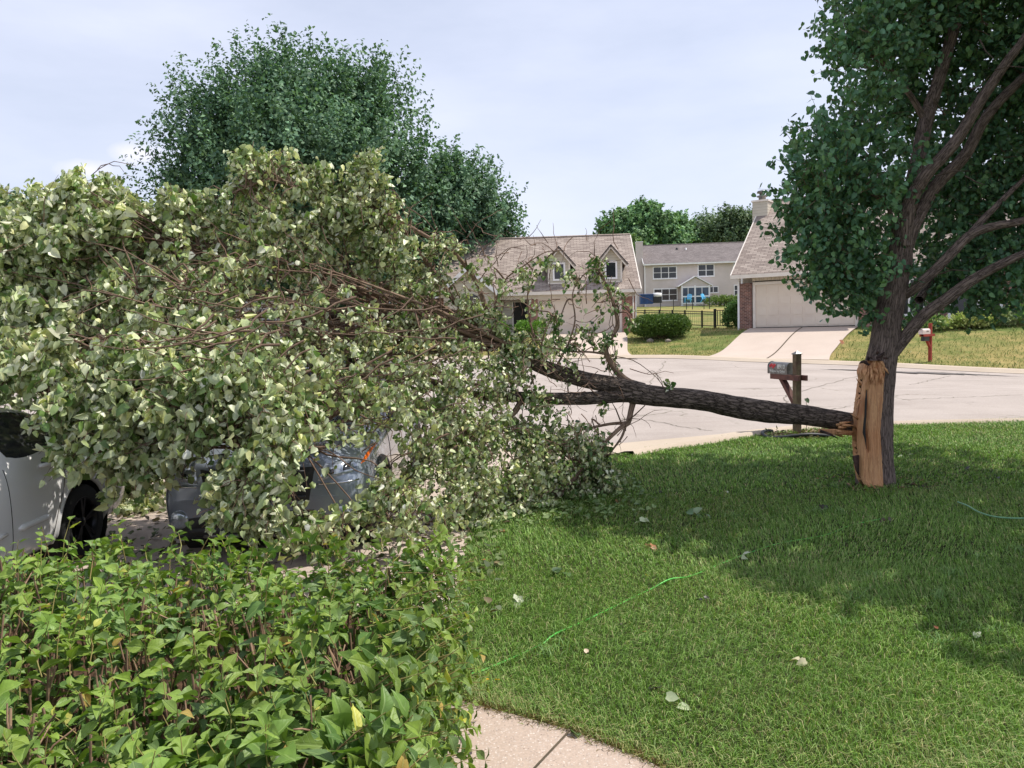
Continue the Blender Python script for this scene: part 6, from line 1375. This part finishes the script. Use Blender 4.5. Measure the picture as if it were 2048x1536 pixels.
# ------------------------------------------------------------ lawn grass
def inlawn(x, y, m=0.0): return (x > Xd(y)+m) & (y < Yn(x)-m-.02) & (y > Yw(x)+m)
def grass():
    V = []; F = []; C = []; off = 0
    def pn(x, y, s, p): return .5+.25*(np.sin(x*s+p)+np.sin(y*s*1.3-p*2+1.7*np.sin(x*s*.6)))
    for (ya, yb, xb, dens, wd, hg) in ((1.9, 4.2, 3.4, 9500, .0032, .052), (4.2, 6, 4.8, 6400, .004, .050), (6, 8.5, 7, 3400, .0056, .048), (8.5, 15.2, 11.5, 1700, .0095, .046)):
        n = int((yb-ya)*(xb+.7)*dens); x = rng.uniform(-.7, xb, n); y = rng.uniform(ya, yb, n); k = inlawn(x, y); x = x[k]; y = y[k]; n = len(x)
        # tufts: pull blades together a little
        lean = pn(x, y, 1.3, .5)*2*math.pi; q = rng.random(n)
        az = np.where(q < .6, lean+rng.normal(0, .7, n), rng.uniform(0, 6.28, n)); le = rng.uniform(.3, 1.7, n)
        h = hg*rng.uniform(.5, 1.45, n)*(.8+.5*pn(x, y, 2.7, 2)); w_ = wd*rng.uniform(.7, 1.3, n)
        edge = np.clip((y-Yw(x))/.35, 0, 1)
        b = np.stack([x, y, np.zeros(n)+.003], -1); up = np.array([0, 0, 1.]); ld = np.stack([np.cos(az), np.sin(az), np.zeros(n)], -1)
        ang = rng.uniform(0, 6.28, n); sd = np.stack([np.cos(ang), np.sin(ang), np.zeros(n)], -1)*(w_/2)[:, None]
        m = b+up*(h*.6)[:, None]+ld*(h*le*.25)[:, None]; t = b+up*(h*(1-.38*le))[:, None]+ld*(h*le*.75)[:, None]
        v = np.stack([b-sd, b+sd, m+sd*.8, m-sd*.8, t+sd*.15, t-sd*.15], 1).reshape(-1, 3)
        f = np.array([[0, 1, 2, 3], [3, 2, 4, 5]])[None]+(np.arange(n)*6)[:, None, None]+off
        dry = np.clip((pn(x, y, 2.1, 4)*.6+pn(x, y, .8, 1)*.5-.45), 0, 1)*.8+(1-edge)*.7
        g = pick([(120, 156, 68), (108, 146, 62), (134, 168, 76), (92, 128, 54), (148, 174, 102)], n, .12); d = pick([(190, 182, 132), (172, 170, 116), (160, 170, 104)], n, .1)
        s = (rng.random(n) < .09+.42*dry)[:, None]; c = np.where(s, d, g)
        V.append(v); F.append(f.reshape(-1, 4)); C.append(np.repeat(c, 6, 0)); off += len(v)
    # coarser bluish tufts scattered through the lawn
    nt_ = 150; tx = rng.uniform(-.4, 7, nt_); ty = 2.2+rng.random(nt_)**1.3*9; kk = inlawn(tx, ty, .15)&(pn(tx, ty, 1.7, 2.2) > .5); tx = tx[kk]; ty = ty[kk]; m_ = 34; n = len(tx)*m_
    b = np.stack([np.repeat(tx, m_)+rng.normal(0, .05, n), np.repeat(ty, m_)+rng.normal(0, .05, n), np.full(n, .004)], -1); az = rng.uniform(0, 6.28, n); ld = np.stack([np.cos(az), np.sin(az), np.zeros(n)], -1); sd = np.stack([-np.sin(az), np.cos(az), np.zeros(n)], -1)*.0032
    h = rng.uniform(.05, .085, n)[:, None]; up = np.array([0, 0, 1.]); m = b+up*h*.6+ld*h*.3; t = b+up*h*.8+ld*h*.95
    v = np.stack([b-sd, b+sd, m+sd*.9, m-sd*.9, t+sd*.15, t-sd*.15], 1).reshape(-1, 3); f = np.array([[0, 1, 2, 3], [3, 2, 4, 5]])[None]+(np.arange(n)*6)[:, None, None]+off
    V.append(v); F.append(f.reshape(-1, 4)); C.append(np.repeat(pick([(112, 146, 80), (100, 136, 72), (126, 154, 92)], n, .1), 6, 0))
    tag(link('lawn_grass', mesh_np('lawn_grass', np.concatenate(V), np.concatenate(F), np.concatenate(C)), M['grass']), kind='stuff')
    # ragged edge of dry grass roots along the walkway
    n = 5000; x = rng.uniform(-.45, 1.9, n); y = Yw(x)+rng.normal(.02, .035, n); b = np.stack([x, y, np.full(n, .01)], -1); d = nrmz(np.stack([rng.normal(0, .6, n), rng.normal(-.25, .5, n), rng.uniform(.1, .8, n)], -1))
    link_ = tag(link('edge_thatch', leaves('edge_thatch', b, d, rdir(n), rng.uniform(.02, .055, n), np.full(n, .09), pick([(150, 128, 84), (120, 96, 62), (96, 84, 50), (128, 140, 70)], n), 'diamond'), M['grass']), kind='stuff')
    # far verge: taller tufts on the opposite lawns
    n = 42000; x = rng.uniform(-14, 27, n); t = rng.random(n)**1.3; y = Yc(x)+.45+t*(Yp(x)-Yc(x)+6); 
    k = np.ones(n, bool)
    for (A, Bq) in DRV:
        A = np.array(A); Bq = np.array(Bq); ys = A[::-1, 1]; la = np.interp(y, A[::-1, 1], A[::-1, 0]); rb_ = np.interp(y, Bq[::-1, 1], Bq[::-1, 0]); k &= ~((x > la-.1) & (x < rb_+.1) & (y < max(A[0, 1], Bq[0, 1])+.5))
    x = x[k]; y = y[k]; n = len(x); z = hz(x, y)-.02; b = np.stack([x, y, z], -1); d = nrmz(np.stack([rng.normal(0, .5, n), rng.normal(0, .5, n), np.ones(n)], -1))
    pt = pn(x, y, .45, 3)*.5+pn(x, y, 1.1, 1)*.5; dry = rng.random(n) < np.clip((pt-.38)*1.8, .05, .85)
    c = np.where(dry[:, None], pick([(166, 146, 100), (150, 132, 88), (176, 158, 116)], n), pick([(100, 120, 60), (116, 130, 68), (86, 108, 52)], n))
    tag(link('far_grass', leaves('far_grass', b, d, rdir(n)*np.array([1, 1, .2]), rng.uniform(.07, .15, n), np.full(n, .22), c, 'diamond', .3), M['grass']), kind='stuff')
DRV = [DRV1, DRV2]
grass()

# ------------------------------------------------------------ small things on the lawn
def fleaf(px, py, s, cols, label, n=1, kind='heart', curl=.4, z=.045, spread=.5, cat='leaf', name='fallen_leaf', mat='leaf_fallen', group=None):
    p = G(px, py); c = np.array([p.x, p.y, (.02 if False else z)])
    pos = c+rng.normal(0, s*spread, (n, 3))*np.array([1, .6, .25]); pos[:, 2] = np.maximum(pos[:, 2], .02)
    d = nrmz(rng.normal(0, 1, (n, 3))*np.array([1, 1, .25]))
    me = leaves('leaf', pos, d, nrmz(rdir(n)*.6+np.array([0, -.3, 1.])), np.full(n, s*.85), rng.uniform(.75, 1, n), pick(cols, n, .08), kind, curl)
    o = link(name, me, M[mat]); return tag(o, label, cat, group)
BR = [(132, 88, 58), (104, 66, 46), (168, 116, 76)]; GR = [(150, 176, 120), (126, 160, 90)]; DK = [(60, 56, 40), (44, 42, 32)]; PL = [(200, 204, 176), (180, 190, 150)]
gl = 'leaves scattered on the lawn'
for a in ((1305,1100,.075,BR,'crumpled brown leaf clump in the middle of the sunlit lawn',5,'heart',.9),(1236,1009,.07,BR,'curled brown leaf at the edge of the tree shade left of centre',3,'heart',.8),(1320,992,.06,DK,'dark curled leaf on shaded grass below the trunk of the fallen tree',3,'heart',.8),
          (1285,1052,.09,PL,'pale leaf sprig on bright grass just below the shade edge',3,'heart',.4),(1402,1036,.10,[(110,140,100),(140,160,120)],'green leaf cluster lying on the edge of the shade',4,'heart',.3),(1495,1122,.07,PL,'whitish leaf on the lawn near the end of the green hose',2,'heart',.3),
          (1042,1215,.09,PL,'pale green leaf pair on the grass right of the hedge',3,'heart',.3),(1130,1155,.10,[(84,110,66),(66,90,54)],'dark green leaf sprig on the grass above the hedge corner',3,'heart',.3),(1405,1211,.055,DK,'small dark curled leaf right of the green hose',2,'heart',.8),
          (1362,1196,.045,PL,'small pale leaf just right of the green hose',1,'heart',.3),(1181,1322,.04,[(232,206,178)],'small cream leaf in the lower middle of the lawn',1,'heart',.3),(1245,1262,.05,DK,'small blackish leaf left of the dark curled one',2,'heart',.6),
          (985,1378,.035,[(236,178,40)],'bright yellow-orange leaf by the walkway edge',2,'heart',.5),(1330,1418,.075,PL,'pale green leaf pair near the bottom of the lawn',3,'heart',.2),(1312,1392,.05,DK,'dark curled leaf above the pale pair at the bottom of the lawn',2,'heart',.8),
          (967,1129,.04,[(206,120,84)],'small orange-brown leaf beside the back of the hedge',1,'heart',.5),(1648,1021,.06,DK,'blackish leaf clump on the shaded grass left of the split trunk',4,'heart',.6),(1460,990,.05,PL,'small light leaf on shaded grass under the fallen trunk',1,'heart',.3),
          (1815,917,.07,PL,'light leaf on the shaded lawn right of the split trunk',2,'heart',.2),(1962,1277,.06,PL,'pale leaf on the lawn near the right edge',2,'heart',.3),(1598,1337,.06,[(206,196,160),(190,160,120)],'straw coloured curled leaf low in the lawn, right of centre',2,'heart',.6),(1390,915,.05,PL,'small pale leaf on the grass near the kerb below the trunk',1,'heart',.3),
          (1876,1273,.04,[(190,120,80)],'small reddish leaf left of the pale leaf near the right edge',1,'heart',.4),(1010,1070,.035,[(190,110,80)],'tiny reddish leaf near the lowest fallen branches',1,'heart',.4),(1287,1160,.03,[(214,170,70)],'tiny yellow leaf left of the green hose',1,'heart',.4),(1288,1275,.03,[(176,120,80)],'tiny tan leaf in the lower middle of the lawn',1,'heart',.4),
          (1945,942,.07,DK,'dark leaf on the shaded grass at the right, above the pale hose',2,'heart',.5),(1990,960,.05,DK,'small dark leaf at the right edge of the shaded lawn',2,'heart',.5),(1770,1048,.06,[(150,120,84),(90,80,60)],'brownish leaf pair in the shade below the split trunk',3,'heart',.5)):
    fleaf(*a, group=gl)
fleaf(1156, 1483, .085, [(86, 110, 60)], 'single green leaf lying on the walkway slab beside the joint', 1, 'ovate', .25, z=.03, spread=0)
fleaf(1253, 1509, .05, [(150, 170, 84)], 'small yellow-green leaf at the walkway edge right of the joint', 2, 'heart', .4, z=.03)
# twigs on the walkway
for x, y, l in ((985, 1408+45, .03), (1045, 1448, .025), (1180, 1512, .02)):
    pass
# hose
def hose():
    q = [(905,1378),(935,1360),(965,1345),(1010,1325),(1080,1292),(1110,1277),(1160,1248),(1200,1230),(1250,1205),(1300,1180),(1340,1166),(1380,1155),(1440,1130),(1500,1106),(1560,1088),(1650,1072),(1700,1052),(1760,1040)]
    pts = []
    for i, (x, y) in enumerate(q):
        p = G(x, y); pts.append((p.x, p.y, .012+(.014 if i in (1, 10, 5) else -.008)+rng.normal(0, .003)))
    me = MB().tube([tuple(v) for v in catmull(pts, 6)], .006, 8); o = me.obj('garden_hose', M['hose']); tag(o, 'thin bright green garden hose half hidden in the sunlit lawn beside the hedge', 'hose')
    pts = [G(x, y) for x, y in ((1915,1016),(1935,1024),(1955,1036),(1985,1046),(2020,1050),(2060,1050),(2120,1052))]
    o = MB().tube([tuple(v) for v in catmull([(p.x, p.y, .062) for p in pts], 6)], .008, 8).obj('garden_hose', M['hose_dull']); tag(o, 'pale green hose end lying on shaded grass at the right edge', 'hose')
hose()
# bark chips round the foot of the split trunk
n = 160; b = P(1755, 978, 8.85); th = rng.uniform(0, 6.28, n); rr = .3+.25*rng.random(n)
tag(link('bark_chips', leaves('bark_chips', np.stack([b.x+rr*np.cos(th)*1.2, b.y+rr*np.sin(th), rng.uniform(.02, .06, n)], -1), rdir(n)*np.array([1, 1, .2]), rdir(n)+np.array([0, 0, 1.]), rng.uniform(.03, .07, n), np.full(n, .4), pick([(92, 70, 56), (60, 46, 38), (150, 120, 92)], n), 'oval'), M['leaf_bush']), kind='stuff')

n = 2600; x = rng.uniform(-6, -.1, n); y = rng.uniform(4.8, 11, n)  # dark leaves spread over the drive to darken it, standing in for deep shade
tag(link('leaf_litter', leaves('leaf_litter', np.stack([x, y, rng.uniform(.02, .07, n)], -1), rdir(n)*np.array([1, 1, .3]), rdir(n)*.5+np.array([0, 0, 1.]), rng.uniform(.04, .08, n), rng.uniform(.6, 1, n), pick([(96, 112, 66), (74, 88, 52), (110, 96, 66), (130, 140, 96)], n), 'heart'), M['leaf_bush']), kind='stuff')
n = 500; x = rng.uniform(-.4, 1.5, n); y = 7.2+rng.random(n)*1.6+x*.4
tag(link('leaf_litter', leaves('leaf_litter', np.stack([x, y, rng.uniform(.03, .09, n)], -1), rdir(n)*np.array([1, 1, .3]), rdir(n)*.5+np.array([0, 0, 1.]), rng.uniform(.04, .07, n), rng.uniform(.6, 1, n), pick([(96, 122, 66), (130, 150, 96)], n), 'heart'), M['leaf_bush']), kind='stuff')
